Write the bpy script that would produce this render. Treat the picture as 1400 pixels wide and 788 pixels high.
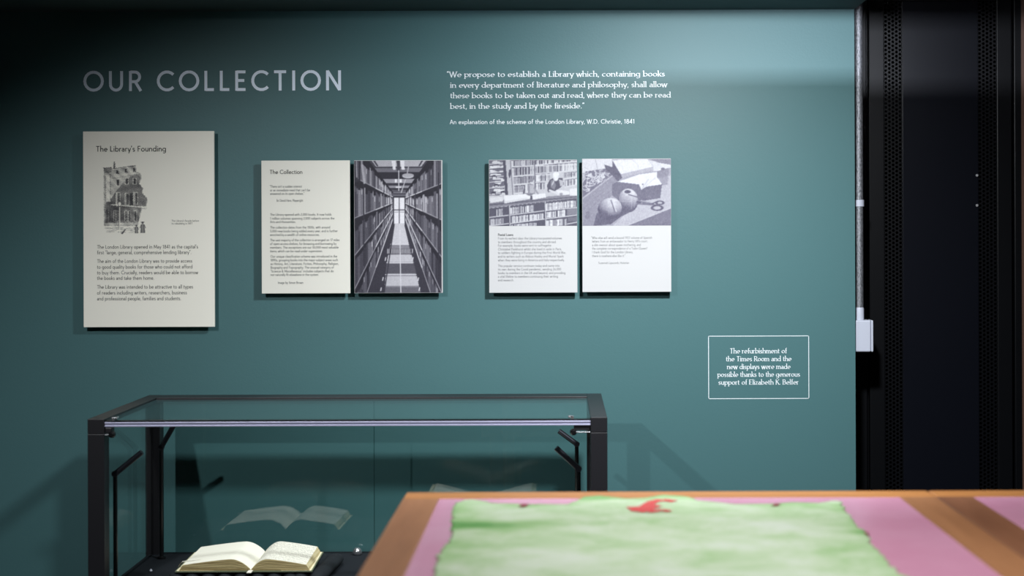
import bpy, bmesh, math, random
import numpy as np
from mathutils import Vector, Matrix

sc = bpy.context.scene
for o in list(bpy.data.objects):
    bpy.data.objects.remove(o, do_unlink=True)
COL = sc.collection
PI = math.pi
R = math.radians
rnd = random.Random(7)

# ------------------------------------------------------------------ camera
F = 2080.0                      # focal length in photo pixels
PX, PY = 765.0, 320.0           # where the view axis meets the photo
EYE = 1.50
ROLL = R(0.2)
cam_d = bpy.data.cameras.new('camera')
cam = bpy.data.objects.new('camera', cam_d)
COL.objects.link(cam)
cam_d.sensor_width = 36.0
cam_d.lens = 36.0 * F / 1400.0
cam_d.shift_x = (700.0 - PX) / 1400.0
cam_d.shift_y = -(394.0 - PY) / 1400.0
cam_d.clip_start = 0.05
cam_d.dof.use_dof = True
cam_d.dof.focus_distance = 4.82
cam_d.dof.aperture_fstop = 2.8
cam.matrix_world = Matrix.Translation((0, 0, EYE)) @ Matrix.Rotation(R(90), 4, 'X') @ Matrix.Rotation(-ROLL, 4, 'Z')
sc.camera = cam


def P(px, py, d):
    u, v = px - PX, PY - py
    c, s = math.cos(ROLL), math.sin(ROLL)
    return Vector(((u * c + v * s) * d / F, d, EYE + (-u * s + v * c) * d / F))


# ------------------------------------------------------------------ world, lights, exposure
sc.view_settings.view_transform = 'Standard'
sc.view_settings.look = 'None'
sc.view_settings.gamma = 1.0
sc.view_settings.use_curve_mapping = False
sc.view_settings.exposure = 0.0
sc.cycles.use_denoising = True
sc.cycles.max_bounces = 8
sc.cycles.transparent_max_bounces = 24
sc.cycles.caustics_reflective = False
sc.cycles.caustics_refractive = False
world = bpy.data.worlds.new('world')
sc.world = world
world.use_nodes = True
world.node_tree.nodes['Background'].inputs[0].default_value = (0.75, 0.85, 1.0, 1)
world.node_tree.nodes['Background'].inputs[1].default_value = 0.02

CEIL = 2.60
WALL = 4.84                      # the teal wall's face


def lamp(name, kind, loc, energy, target=None, color=(1, 1, 1), **kw):
    d = bpy.data.lights.new(name, kind)
    d.energy = energy
    d.color = color
    for k, v in kw.items():
        setattr(d, k, v)
    o = bpy.data.objects.new(name, d)
    COL.objects.link(o)
    o.location = loc
    if target is not None:
        o.rotation_euler = (Vector(target) - Vector(loc)).to_track_quat('-Z', 'Y').to_euler()
    return o


SPOT_A = Vector((0.45, 3.22, 2.28))
AIM_A = Vector((0.41, 4.84, 0.287))
SPOT_B = Vector((-1.45, 1.80, 2.42))
AIM_B = Vector((-0.72, 4.84, 0.08))
WASH = Vector((0.86, 2.50, 2.16))
lamp('wall_spot_light', 'SPOT', SPOT_A, 250, AIM_A, (0.93, 0.97, 1.0),
     spot_size=2.176, spot_blend=1.0, shadow_soft_size=0.07)
lamp('case_spot_light', 'SPOT', SPOT_B, 152, AIM_B, (0.95, 0.98, 1.0),
     spot_size=1.206, spot_blend=0.71, shadow_soft_size=0.03)
lamp('wall_washer_light', 'AREA', WASH, 9.6, WASH + Vector((0, 1, 0)), (0.87, 0.92, 1.03),
     shape='RECTANGLE', size=0.55, size_y=0.025, spread=R(76))
SPOT_D = Vector((-0.62, 4.18, 2.36))  # added spotlight above the case, put in only to brighten the book
AIM_D = Vector((-0.62, 4.26, 0.58))
lamp('added_book_light', 'SPOT', SPOT_D, 92, AIM_D, (1.0, 0.98, 0.95),
     spot_size=R(38), spot_blend=0.5, shadow_soft_size=0.02)
# two louvred ceiling panels over the tables
PANELS = [(0.14, 2.72), (0.95, 1.85), (0.95, 0.5)]
for x, y in PANELS:
    lamp('ceiling_panel_light', 'AREA', (x, y, CEIL - 0.035), 5.9, (x, y, 0), (1.0, 0.98, 0.95),
         shape='SQUARE', size=0.5, spread=R(95))

# ------------------------------------------------------------------ helpers


def lin(c):
    c = np.asarray(c, dtype=float) / 255.0
    return np.where(c <= 0.04045, c / 12.92, ((c + 0.055) / 1.055) ** 2.4)


def col4(c):
    l = lin(c)
    return (float(l[0]), float(l[1]), float(l[2]), 1.0)


def mat(name, c, rough=0.5, metal=0.0, spec=0.5, bump=None, mottle=None, coat=0.0):
    """bump=(scale, strength); mottle=(scale xyz, other colour, contrast lo, hi)"""
    m = bpy.data.materials.new(name)
    m.use_nodes = True
    nt = m.node_tree
    b = nt.nodes['Principled BSDF']
    b.inputs['Base Color'].default_value = col4(c)
    b.inputs['Roughness'].default_value = rough
    b.inputs['Metallic'].default_value = metal
    b.inputs['Specular IOR Level'].default_value = spec
    b.inputs['Coat Weight'].default_value = coat
    tc = nt.nodes.new('ShaderNodeTexCoord')
    if mottle:
        sx, other, lo, hi = mottle
        mp = nt.nodes.new('ShaderNodeMapping')
        mp.inputs['Scale'].default_value = sx
        nz = nt.nodes.new('ShaderNodeTexNoise')
        nz.inputs['Scale'].default_value = 1.0
        nz.inputs['Detail'].default_value = 6.0
        nz.inputs['Roughness'].default_value = 0.6
        rp = nt.nodes.new('ShaderNodeValToRGB')
        rp.color_ramp.elements[0].position = lo
        rp.color_ramp.elements[1].position = hi
        rp.color_ramp.elements[0].color = col4(c)
        rp.color_ramp.elements[1].color = col4(other)
        nt.links.new(tc.outputs['Object'], mp.inputs[0])
        nt.links.new(mp.outputs[0], nz.inputs['Vector'])
        nt.links.new(nz.outputs['Fac'], rp.inputs[0])
        nt.links.new(rp.outputs[0], b.inputs['Base Color'])
    if bump:
        n2 = nt.nodes.new('ShaderNodeTexNoise')
        n2.inputs['Scale'].default_value = bump[0]
        n2.inputs['Detail'].default_value = 3.0
        bp = nt.nodes.new('ShaderNodeBump')
        bp.inputs['Strength'].default_value = bump[1]
        bp.inputs['Distance'].default_value = 0.002
        nt.links.new(tc.outputs['Object'], n2.inputs['Vector'])
        nt.links.new(n2.outputs['Fac'], bp.inputs['Height'])
        nt.links.new(bp.outputs[0], b.inputs['Normal'])
    return m


def glass_mat(name, tint, gain=1.0):
    """thin pane: clear pass-through plus an angle-dependent reflection"""
    m = bpy.data.materials.new(name)
    m.use_nodes = True
    nt = m.node_tree
    nt.nodes.clear()
    out = nt.nodes.new('ShaderNodeOutputMaterial')
    tr = nt.nodes.new('ShaderNodeBsdfTransparent')
    tr.inputs[0].default_value = (*tint, 1)
    gl = nt.nodes.new('ShaderNodeBsdfGlossy')
    gl.inputs['Roughness'].default_value = 0.0
    gl.inputs[0].default_value = (1, 1, 1, 1)
    lw = nt.nodes.new('ShaderNodeLayerWeight')
    lw.inputs['Blend'].default_value = 0.5
    pw = nt.nodes.new('ShaderNodeMath')
    pw.operation = 'POWER'
    pw.inputs[1].default_value = 5.0
    ma = nt.nodes.new('ShaderNodeMath')
    ma.operation = 'MULTIPLY_ADD'
    ma.inputs[1].default_value = 0.6
    ma.inputs[2].default_value = 0.042 * gain
    mx = nt.nodes.new('ShaderNodeMixShader')
    nt.links.new(lw.outputs['Facing'], pw.inputs[0])
    nt.links.new(pw.outputs[0], ma.inputs[0])
    nt.links.new(ma.outputs[0], mx.inputs[0])
    nt.links.new(tr.outputs[0], mx.inputs[1])
    nt.links.new(gl.outputs[0], mx.inputs[2])
    nt.links.new(mx.outputs[0], out.inputs[0])
    return m


def attr_mat(name, rough=0.5, spec=0.3, noise=None):
    m = bpy.data.materials.new(name)
    m.use_nodes = True
    nt = m.node_tree
    b = nt.nodes['Principled BSDF']
    b.inputs['Roughness'].default_value = rough
    b.inputs['Specular IOR Level'].default_value = spec
    a = nt.nodes.new('ShaderNodeAttribute')
    a.attribute_name = 'ink'
    nt.links.new(a.outputs['Color'], b.inputs['Base Color'])
    return m


ORG = {}


class MB:
    """collects geometry in world metres, then links it as one mesh object"""

    def __init__(self):
        self.v, self.f = [], []

    def add(self, vs, fs):
        n = len(self.v)
        self.v.extend([tuple(p) for p in vs])
        self.f.extend([tuple(i + n for i in q) for q in fs])
        return self

    def box(self, x0, x1, y0, y1, z0, z1):
        vs = [(x, y, z) for x in (x0, x1) for y in (y0, y1) for z in (z0, z1)]
        return self.add(vs, [(0, 1, 3, 2), (4, 6, 7, 5), (0, 4, 5, 1), (2, 3, 7, 6), (0, 2, 6, 4), (1, 5, 7, 3)])

    def tube(self, p0, p1, r0, r1=None, n=20, cap=True):
        r1 = r0 if r1 is None else r1
        p0, p1 = Vector(p0), Vector(p1)
        w = (p1 - p0).normalized()
        a = w.orthogonal().normalized()
        b = w.cross(a)
        vs = []
        for p, r in ((p0, r0), (p1, r1)):
            for i in range(n):
                t = 2 * PI * i / n
                vs.append(p + a * (r * math.cos(t)) + b * (r * math.sin(t)))
        fs = [(i, (i + 1) % n, n + (i + 1) % n, n + i) for i in range(n)]
        if cap:
            fs += [tuple(range(n - 1, -1, -1)), tuple(range(n, 2 * n))]
        return self.add(vs, fs)

    def lathe(self, base, axis, prof, n=28):
        """prof: list of (radius, height along axis)"""
        base, w = Vector(base), Vector(axis).normalized()
        a = w.orthogonal().normalized()
        b = w.cross(a)
        vs, fs = [], []
        for r, h in prof:
            for i in range(n):
                t = 2 * PI * i / n
                vs.append(base + w * h + a * (r * math.cos(t)) + b * (r * math.sin(t)))
        for k in range(len(prof) - 1):
            for i in range(n):
                j = (i + 1) % n
                fs.append((k * n + i, k * n + j, (k + 1) * n + j, (k + 1) * n + i))
        fs.append(tuple(range(n - 1, -1, -1)))
        fs.append(tuple((len(prof) - 1) * n + i for i in range(n)))
        return self.add(vs, fs)

    def grid(self, rows):
        """rows: equal-length lists of points"""
        h, w = len(rows), len(rows[0])
        vs = [p for r in rows for p in r]
        fs = [(i * w + j, i * w + j + 1, (i + 1) * w + j + 1, (i + 1) * w + j) for i in range(h - 1) for j in range(w - 1)]
        return self.add(vs, fs)

    def loft(self, loops, cap=True):
        """closed loops of equal length"""
        n = len(loops[0])
        vs = [p for l in loops for p in l]
        fs = []
        for k in range(len(loops) - 1):
            for i in range(n):
                j = (i + 1) % n
                fs.append((k * n + i, k * n + j, (k + 1) * n + j, (k + 1) * n + i))
        if cap:
            fs.append(tuple(range(n - 1, -1, -1)))
            fs.append(tuple((len(loops) - 1) * n + i for i in range(n)))
        return self.add(vs, fs)

    def build(self, name, m, parent=None, org=None, bevel=0.0, smooth=False, fix=True):
        o0 = Vector((0, 0, 0))
        if parent is not None:
            o0 = ORG[parent.name]
        elif org is not None:
            o0 = Vector(org)
        me = bpy.data.meshes.new(name)
        me.from_pydata([(p[0] - o0[0], p[1] - o0[1], p[2] - o0[2]) for p in self.v], [], self.f)
        me.update()
        if fix:
            bm = bmesh.new()
            bm.from_mesh(me)
            bmesh.ops.recalc_face_normals(bm, faces=bm.faces)
            bm.to_mesh(me)
            bm.free()
        if smooth:
            for p in me.polygons:
                p.use_smooth = True
        me.materials.append(m)
        o = bpy.data.objects.new(name, me)
        COL.objects.link(o)
        if parent is not None:
            o.parent = parent
        else:
            o.location = o0
        ORG[o.name] = o0
        if smooth and smooth != 'all':
            es = o.modifiers.new('edges', 'EDGE_SPLIT')
            es.split_angle = R(40)
        if bevel:
            bv = o.modifiers.new('bevel', 'BEVEL')
            bv.width = bevel
            bv.segments = 2
            bv.limit_method = 'ANGLE'
            bv.angle_limit = R(40)
        return o


def thing(name, loc, label, cat, group=None):
    o = bpy.data.objects.new(name, None)
    COL.objects.link(o)
    o.location = loc
    o.empty_display_size = 0.05
    o['label'] = label
    o['category'] = cat
    if group:
        o['group'] = group
    ORG[o.name] = Vector(loc)
    return o


def tag(o, label, cat, group=None):
    o['label'] = label
    o['category'] = cat
    if group:
        o['group'] = group
    return o


def structure(name, mb, m, **kw):
    o = mb.build(name, m, **kw)
    o['kind'] = 'structure'
    return o


# ------------------------------------------------------------------ lettering: a skeleton alphabet, cap height 1
XH = 0.63


def arc(cx, cy, rx, ry, a0, a1):
    n = max(3, int(abs(a1 - a0) / 18))
    return [(cx + rx * math.cos(R(a0 + (a1 - a0) * i / n)), cy + ry * math.sin(R(a0 + (a1 - a0) * i / n))) for i in range(n + 1)]


def ln(*c):
    return [(c[i], c[i + 1]) for i in range(0, len(c), 2)]


def dot(x, y):
    return [(x, y - 0.065), (x, y + 0.065)]


GL = {
    ' ': (.29, []),
    'A': (.72, [ln(.03, 0, .36, 1), ln(.36, 1, .69, 0), ln(.15, .33, .57, .33)]),
    'B': (.66, [ln(.1, 0, .1, 1), ln(.1, .95, .32, .95) + arc(.32, .74, .2, .21, 90, -90) + ln(.1, .53), ln(.1, .53, .36, .53) + arc(.36, .29, .23, .24, 90, -90) + ln(.1, .05)]),
    'C': (.86, [arc(.5, .5, .44, .45, 44, 316)]),
    'D': (.84, [ln(.1, 0, .1, 1), ln(.1, .95, .34, .95) + arc(.34, .5, .42, .45, 90, -90) + ln(.1, .05)]),
    'E': (.6, [ln(.1, 0, .1, 1), ln(.1, .94, .54, .94), ln(.1, .51, .48, .51), ln(.1, .06, .54, .06)]),
    'F': (.56, [ln(.1, 0, .1, 1), ln(.1, .94, .52, .94), ln(.1, .5, .46, .5)]),
    'G': (.95, [arc(.5, .5, .44, .45, 48, 352), ln(.54, .46, .95, .46)]),
    'H': (.78, [ln(.1, 0, .1, 1), ln(.68, 0, .68, 1), ln(.1, .52, .68, .52)]),
    'I': (.22, [ln(.11, 0, .11, 1)]),
    'J': (.42, [ln(.3, 1, .3, .2) + arc(.14, .2, .16, .15, 0, -110)]),
    'K': (.66, [ln(.1, 0, .1, 1), ln(.6, 1, .12, .42), ln(.28, .6, .64, 0)]),
    'L': (.53, [ln(.1, 0, .1, 1), ln(.1, .06, .5, .06)]),
    'M': (1.0, [ln(.1, 0, .15, 1), ln(.15, 1, .5, .2, .85, 1), ln(.85, 1, .9, 0)]),
    'N': (.8, [ln(.1, 0, .1, 1), ln(.1, .98, .7, .02), ln(.7, 0, .7, 1)]),
    'O': (1.0, [arc(.5, .5, .44, .45, 90, 450)]),
    'P': (.6, [ln(.1, 0, .1, 1), ln(.1, .95, .32, .95) + arc(.32, .7, .23, .25, 90, -90) + ln(.1, .45)]),
    'Q': (1.0, [arc(.5, .5, .44, .45, 90, 450), ln(.58, .28, .9, -.04)]),
    'R': (.66, [ln(.1, 0, .1, 1), ln(.1, .95, .33, .95) + arc(.33, .71, .23, .24, 90, -90) + ln(.1, .47), ln(.34, .47, .62, 0)]),
    'S': (.6, [arc(.31, .725, .2, .225, 30, 270) + arc(.3, .28, .23, .23, 90, -145)]),
    'T': (.66, [ln(.03, .94, .63, .94), ln(.33, 0, .33, 1)]),
    'U': (.76, [ln(.1, 1, .1, .34) + arc(.38, .34, .28, .29, 180, 360) + ln(.66, 1)]),
    'V': (.7, [ln(.02, 1, .35, 0, .68, 1)]),
    'W': (1.04, [ln(.02, 1, .29, 0, .52, .95, .75, 0, 1.02, 1)]),
    'a': (.52, [arc(.24, .42, .18, .16, 150, 0) + ln(.42, 0), ln(.42, .36, .22, .35) + arc(.22, .195, .16, .15, 90, 270) + ln(.34, .09, .42, .18)]),
    'b': (.64, [ln(.09, 0, .09, 1.06), arc(.33, .315, .25, .27, 90, 450)]),
    'c': (.54, [arc(.31, .315, .25, .27, 48, 312)]),
    'd': (.64, [ln(.55, 0, .55, 1.06), arc(.31, .315, .25, .27, 90, 450)]),
    'e': (.6, [ln(.07, .33, .55, .33) + arc(.31, .315, .245, .27, 5, 315)]),
    'f': (.34, [arc(.32, .89, .15, .13, 70, 180) + ln(.17, 0), ln(.03, .58, .33, .58)]),
    'g': (.64, [arc(.31, .315, .25, .27, 90, 450), ln(.55, .62, .55, -.08) + arc(.32, -.08, .23, .2, 0, -145)]),
    'h': (.6, [ln(.09, 0, .09, 1.06), ln(.09, .34) + arc(.3, .37, .21, .21, 180, 0) + ln(.51, 0)]),
    'i': (.2, [ln(.1, 0, .1, XH), dot(.1, .86)]),
    'j': (.2, [ln(.1, XH, .1, -.14) + arc(-.02, -.14, .12, .14, 0, -90), dot(.1, .86)]),
    'k': (.52, [ln(.09, 0, .09, 1.06), ln(.46, XH, .1, .25), ln(.21, .36, .5, 0)]),
    'l': (.2, [ln(.1, 0, .1, 1.06)]),
    'm': (.92, [ln(.09, 0, .09, XH), ln(.09, .36) + arc(.27, .39, .18, .19, 180, 0) + ln(.45, 0), ln(.45, .36) + arc(.63, .39, .19, .19, 180, 0) + ln(.82, 0)]),
    'n': (.6, [ln(.09, 0, .09, XH), ln(.09, .34) + arc(.3, .37, .21, .21, 180, 0) + ln(.51, 0)]),
    'o': (.62, [arc(.31, .315, .25, .27, 90, 450)]),
    'p': (.64, [ln(.09, -.32, .09, XH), arc(.33, .315, .25, .27, 90, 450)]),
    'q': (.64, [ln(.55, -.32, .55, XH), arc(.31, .315, .25, .27, 90, 450)]),
    'r': (.38, [ln(.09, 0, .09, XH), ln(.09, .36) + arc(.28, .38, .19, .2, 180, 65)]),
    's': (.44, [arc(.22, .45, .14, .135, 25, 270) + arc(.215, .175, .155, .14, 90, -150)]),
    't': (.36, [ln(.14, .84, .14, .2) + arc(.27, .2, .13, .15, 180, 300), ln(.02, .58, .34, .58)]),
    'u': (.6, [ln(.09, XH, .09, .26) + arc(.3, .26, .21, .21, 180, 360) + ln(.51, .26), ln(.51, XH, .51, 0)]),
    'v': (.52, [ln(.02, XH, .26, 0, .5, XH)]),
    'w': (.78, [ln(.02, XH, .21, 0, .39, .6, .57, 0, .76, XH)]),
    'x': (.5, [ln(.03, XH, .47, 0), ln(.47, XH, .03, 0)]),
    'y': (.52, [ln(.02, XH, .27, .02), ln(.5, XH, .18, -.32)]),
    'z': (.48, [ln(.04, .58, .42, .58, .05, .05, .45, .05)]),
    '0': (.64, [arc(.32, .5, .26, .45, 90, 450)]),
    '1': (.4, [ln(.08, .8, .24, .95), ln(.24, 1, .24, 0)]),
    '2': (.58, [arc(.28, .7, .2, .25, 160, -35) + ln(.06, .06, .52, .06)]),
    '3': (.58, [arc(.26, .73, .19, .22, 150, -90) + ln(.26, .51) + arc(.26, .28, .23, .23, 90, -150)]),
    '4': (.62, [ln(.46, 0, .46, 1, .05, .28, .6, .28)]),
    '5': (.58, [ln(.5, .95, .16, .95, .11, .55) + arc(.27, .32, .23, .27, 120, -150)]),
    '6': (.6, [ln(.42, 1, .12, .45), arc(.3, .3, .22, .25, 90, 450)]),
    '7': (.56, [ln(.05, .94, .5, .94, .2, 0)]),
    '8': (.6, [arc(.3, .74, .18, .21, 90, 450), arc(.3, .28, .23, .24, 90, 450)]),
    '9': (.6, [ln(.18, 0, .48, .55), arc(.3, .7, .22, .25, 90, 450)]),
    '.': (.2, [ln(.1, 0, .1, .13)]),
    ',': (.2, [ln(.12, .12, .06, -.14)]),
    '?': (.46, [arc(.22, .76, .17, .19, 160, -60) + ln(.22, .45, .22, .27), ln(.22, 0, .22, .13)]),
    "'": (.16, [ln(.08, 1.05, .06, .76)]),
    '\u201c': (.32, [ln(.12, 1.05, .06, .8), ln(.26, 1.05, .2, .8)]),
    '\u201d': (.32, [ln(.12, 1.05, .06, .8), ln(.26, 1.05, .2, .8)]),
    '-': (.34, [ln(.06, .34, .28, .34)]),
    '&': (.74, [ln(.66, 0, .18, .66) + arc(.31, .77, .15, .18, 215, -40) + ln(.16, .5) + arc(.28, .27, .22, .22, 130, 300) + ln(.62, .44)]),
}
BOTH = set('AHIKMNVWXYvwxyk')


def word_shape(s, style, w):
    """-> (list of quads in letter units, natural width). style 'sans' | 'serif'; w = stroke width"""
    quads, pen = [], 0.0
    track = 0.075 if style == 'sans' else 0.055
    thin = w * 0.38

    def hw(dx, dy):
        if style == 'sans':
            return w / 2
        a = math.atan2(dy, dx) - R(22)
        return (thin + (w - thin) * abs(math.sin(a)) ** 1.2) / 2

    for ch in s:
        adv, strokes = GL[ch]
        for st in strokes:
            n = len(st)
            for i in range(n - 1):
                (x0, y0), (x1, y1) = st[i], st[i + 1]
                dx, dy = x1 - x0, y1 - y0
                L = math.hypot(dx, dy)
                if L < 1e-6:
                    continue
                dx, dy = dx / L, dy / L
                h = hw(dx, dy)
                e0 = e1 = 0.0
                for k, (a, b) in enumerate(((i - 1, i), (i + 1, i + 2))):
                    if 0 <= a and b < n:
                        ex, ey = st[b][0] - st[a][0], st[b][1] - st[a][1]
                        M = math.hypot(ex, ey)
                        if M < 1e-6:
                            continue
                        co = max(-1, min(1, (dx * ex + dy * ey) / M))
                        t = h * min(math.tan(math.acos(co) / 2), 0.9)
                        if k == 0:
                            e0 = t
                        else:
                            e1 = t
                ax, ay = x0 - dx * e0, y0 - dy * e0
                bx, by = x1 + dx * e1, y1 + dy * e1
                nx, ny = -dy * h, dx * h
                quads.append([(pen + ax - nx, ay - ny), (pen + bx - nx, by - ny), (pen + bx + nx, by + ny), (pen + ax + nx, ay + ny)])
            if style == 'serif' and ch.isalpha() and n <= 30:
                ends = []
                if abs(st[1][1] - st[0][1]) > .8 * abs(st[1][0] - st[0][0]):
                    ends.append(st[0])
                if abs(st[-1][1] - st[-2][1]) > .8 * abs(st[-1][0] - st[-2][0]):
                    ends.append(st[-1])
                for (x, y) in ends:
                    share = sum(1 for q in strokes for p in q if abs(p[0] - x) + abs(p[1] - y) < .02)
                    if share > 1:
                        continue
                    t = thin * 0.95
                    if abs(y) < .01 or abs(y + .32) < .01:
                        quads.append([(pen + x - .14, y), (pen + x + .14, y), (pen + x + .14, y + t), (pen + x - .14, y + t)])
                    elif abs(y - 1) < .01 or (ch in BOTH and abs(y - XH) < .01):
                        quads.append([(pen + x - .14, y - t), (pen + x + .14, y - t), (pen + x + .14, y), (pen + x - .14, y)])
                    elif abs(y - XH) < .01 or abs(y - 1.06) < .01:
                        quads.append([(pen + x - .15, y - t * 2.2), (pen + x, y - t), (pen + x, y + t * .4), (pen + x - .15, y - t * .9)])
        pen += adv + track
    return quads, pen - track


def write(mb, s, x0, x1, base, cap, d, style='sans', w=0.12):
    q, nat = word_shape(s, style, w)
    c = P((x0 + x1) / 2, base, d)
    W = (x1 - x0) * d / F
    H = cap * d / F
    sx = W / nat
    for i, k in enumerate(q):
        dy = d - 1.5e-5 * (i % 11)
        pts = [(c.x - W / 2 + x * sx, dy, c.z + y * H) for x, y in k]
        mb.add(pts, [(0, 1, 2, 3)])


# ------------------------------------------------------------------ printed pictures: a small painter
class Canvas:
    def __init__(self, x0, y0, x1, y1, w, bg):
        self.x0, self.y0 = x0, y0
        self.W = w
        self.k = w / (x1 - x0)
        self.H = int(round((y1 - y0) * self.k))
        self.a = np.full((self.H, self.W), float(bg))
        yy, xx = np.mgrid[0:self.H, 0:self.W]
        self.X = xx / self.k + x0
        self.Y = yy / self.k + y0
        self.r = np.random.RandomState(3)

    def poly(self, pts, v, alpha=1.0):
        m = np.zeros(self.a.shape, bool)
        n = len(pts)
        for i in range(n):
            (ax, ay), (bx, by) = pts[i], pts[(i + 1) % n]
            if ay == by:
                continue
            c = (ay > self.Y) != (by > self.Y)
            m ^= c & (self.X < (bx - ax) * (self.Y - ay) / (by - ay) + ax)
        self.a = np.where(m, self.a * (1 - alpha) + v * alpha, self.a)
        return m

    def rect(self, x0, y0, x1, y1, v, alpha=1.0):
        m = (self.X >= x0) & (self.X < x1) & (self.Y >= y0) & (self.Y < y1)
        self.a = np.where(m, self.a * (1 - alpha) + v * alpha, self.a)

    def line(self, x0, y0, x1, y1, w, v, alpha=1.0):
        dx, dy = x1 - x0, y1 - y0
        L2 = dx * dx + dy * dy + 1e-9
        t = np.clip(((self.X - x0) * dx + (self.Y - y0) * dy) / L2, 0, 1)
        dd = np.hypot(self.X - x0 - t * dx, self.Y - y0 - t * dy)
        c = np.clip((w / 2 - dd) * self.k + 0.5, 0, 1) * alpha
        self.a = self.a * (1 - c) + v * c

    def ell(self, cx, cy, rx, ry, v, alpha=1.0, ring=None, rot=0):
        ca, sa = math.cos(R(rot)), math.sin(R(rot))
        u = ((self.X - cx) * ca + (self.Y - cy) * sa) / rx
        w = (-(self.X - cx) * sa + (self.Y - cy) * ca) / ry
        q = np.hypot(u, w)
        c = np.clip((1 - q) * min(rx, ry) * self.k + 0.5, 0, 1)
        if ring:
            c *= np.clip((q - 1 + ring / min(rx, ry)) * min(rx, ry) * self.k + 0.5, 0, 1)
        c = c * alpha
        self.a = self.a * (1 - c) + v * c

    def noise(self, amp, blur=0):
        n = self.r.randn(*self.a.shape)
        for _ in range(blur):
            n = (n + np.roll(n, 1, 0) + np.roll(n, 1, 1) + np.roll(n, -1, 0)) / 2.2
        self.a += n * amp

    def ball(self, cx, cy, rx, ry, lo, hi, lx=.55, ly=-.6, rot=0):
        ca, sa = math.cos(R(rot)), math.sin(R(rot))
        u = ((self.X - cx) * ca + (self.Y - cy) * sa) / rx
        w = (-(self.X - cx) * sa + (self.Y - cy) * ca) / ry
        q = np.clip(1 - u * u - w * w, 0, 1)
        lz = math.sqrt(max(0, 1 - lx * lx - ly * ly))
        v = lo + (hi - lo) * np.clip(u * lx + w * ly + np.sqrt(q) * lz, 0, 1)
        self.a = np.where(q > 0, v, self.a)

    def warp(self, amp, n=6):
        f = lambda: sum(np.sin(self.X * self.r.uniform(.05, .5) + self.Y * self.r.uniform(.05, .5) + self.r.uniform(0, 6)) for _ in range(n)) / math.sqrt(n)
        dx, dy = f() * amp * self.k, f() * amp * self.k
        yy, xx = np.mgrid[0:self.H, 0:self.W]
        self.a = self.a[np.clip((yy + dy).round().astype(int), 0, self.H - 1), np.clip((xx + dx).round().astype(int), 0, self.W - 1)]

    def soften(self, n=1):
        for _ in range(n):
            p = np.pad(self.a, 1, mode='edge')
            self.a = (p[1:-1, 1:-1] * 2 + p[:-2, 1:-1] + p[2:, 1:-1] + p[1:-1, :-2] + p[1:-1, 2:]) / 6

    def mesh(self, name, parent, m, px, d, dark, light, label=None, keep=None):
        """px = (x0,y0,x1,y1) of the print in the photo; one vertex per sample, flat on the board"""
        x0, y0, x1, y1 = px
        a, b, c = P(x0, (y0 + y1) / 2, d), P(x1, (y0 + y1) / 2, d), P((x0 + x1) / 2, (y0 + y1) / 2, d)
        W, H = b.x - a.x, (y1 - y0) * d / F
        o0 = ORG[parent.name]
        g = np.clip(self.a, 0, 255)[..., None] / 255.0
        rgb = lin(np.array(dark) * (1 - g) + np.array(light) * g)
        X = c.x - W / 2 + W * np.arange(self.W) / (self.W - 1) - o0.x
        Z = c.z + H / 2 - H * np.arange(self.H) / (self.H - 1) - o0.z
        co = np.empty((self.H, self.W, 3))
        co[..., 0] = X[None, :]
        co[..., 1] = d - o0.y
        co[..., 2] = Z[:, None]
        idx = np.arange(self.H * self.W).reshape(self.H, self.W)
        fc = np.stack([idx[1:, :-1], idx[1:, 1:], idx[:-1, 1:], idx[:-1, :-1]], -1).reshape(-1, 4)
        if keep is not None:
            kf = keep[1:, :-1] | keep[1:, 1:] | keep[:-1, 1:] | keep[:-1, :-1]
            fc = fc[kf.reshape(-1)]
        me = bpy.data.meshes.new(name)
        me.from_pydata(co.reshape(-1, 3).tolist(), [], fc.tolist())
        at = me.attributes.new('ink', 'FLOAT_COLOR', 'POINT')
        rgba = np.ones((self.H * self.W, 4), dtype=np.float32)
        rgba[:, :3] = rgb.reshape(-1, 3)
        at.data.foreach_set('color', rgba.ravel())
        me.materials.append(m)
        me.update()
        o = bpy.data.objects.new(name, me)
        COL.objects.link(o)
        o.parent = parent
        ORG[o.name] = o0
        if label:
            o['label'] = label
        return o


# ------------------------------------------------------------------ materials
M_wall = mat('teal_wall_paint', (71, 108, 111), 0.47, spec=0.27, bump=(160, 0.12))
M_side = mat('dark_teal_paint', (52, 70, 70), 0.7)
M_ceil = mat('ceiling_paint', (120, 122, 122), 0.9)
M_floor = mat('carpet_tile', (52, 54, 58), 0.95, mottle=((60, 60, 60), (40, 42, 46), .4, .6))
M_board = mat('cream_board', (248, 245, 233), 0.6, spec=0.25)
M_white = mat('white_board', (194, 194, 195), 0.6, spec=0.2)
M_board2 = mat('pale_cream_board', (232, 230, 220), 0.6, spec=0.25)
M_ink = mat('black_ink', (42, 44, 44), 0.7, spec=0.2)
M_inkgrey = mat('grey_ink', (104, 106, 106), 0.7, spec=0.2)
M_inkpale = mat('pale_grey_ink', (120, 122, 124), 0.7, spec=0.2)
M_head = mat('silver_blue_vinyl', (226, 240, 255), 0.4, spec=0.6)
M_vinyl = mat('white_vinyl', (228, 236, 240), 0.5, spec=0.3)
M_print = attr_mat('photo_print', 0.5, 0.3)
M_black = mat('black_powder_coat', (22, 22, 26), 0.42, spec=0.5, bump=(700, 0.05))
M_rod = mat('black_gloss_metal', (16, 16, 18), 0.25, spec=0.6)
M_head_metal = mat('dark_satin_metal', (64, 64, 72), 0.32, 0.8)
M_seam = glass_mat('glass_edge', (0.62, 0.74, 0.72), 2.5)
M_deck = mat('black_felt', (24, 28, 34), 0.9, spec=0.2, bump=(900, 0.2))
M_cush = mat('black_velvet', (20, 24, 30), 0.8, spec=0.3, bump=(500, 0.3))
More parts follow.
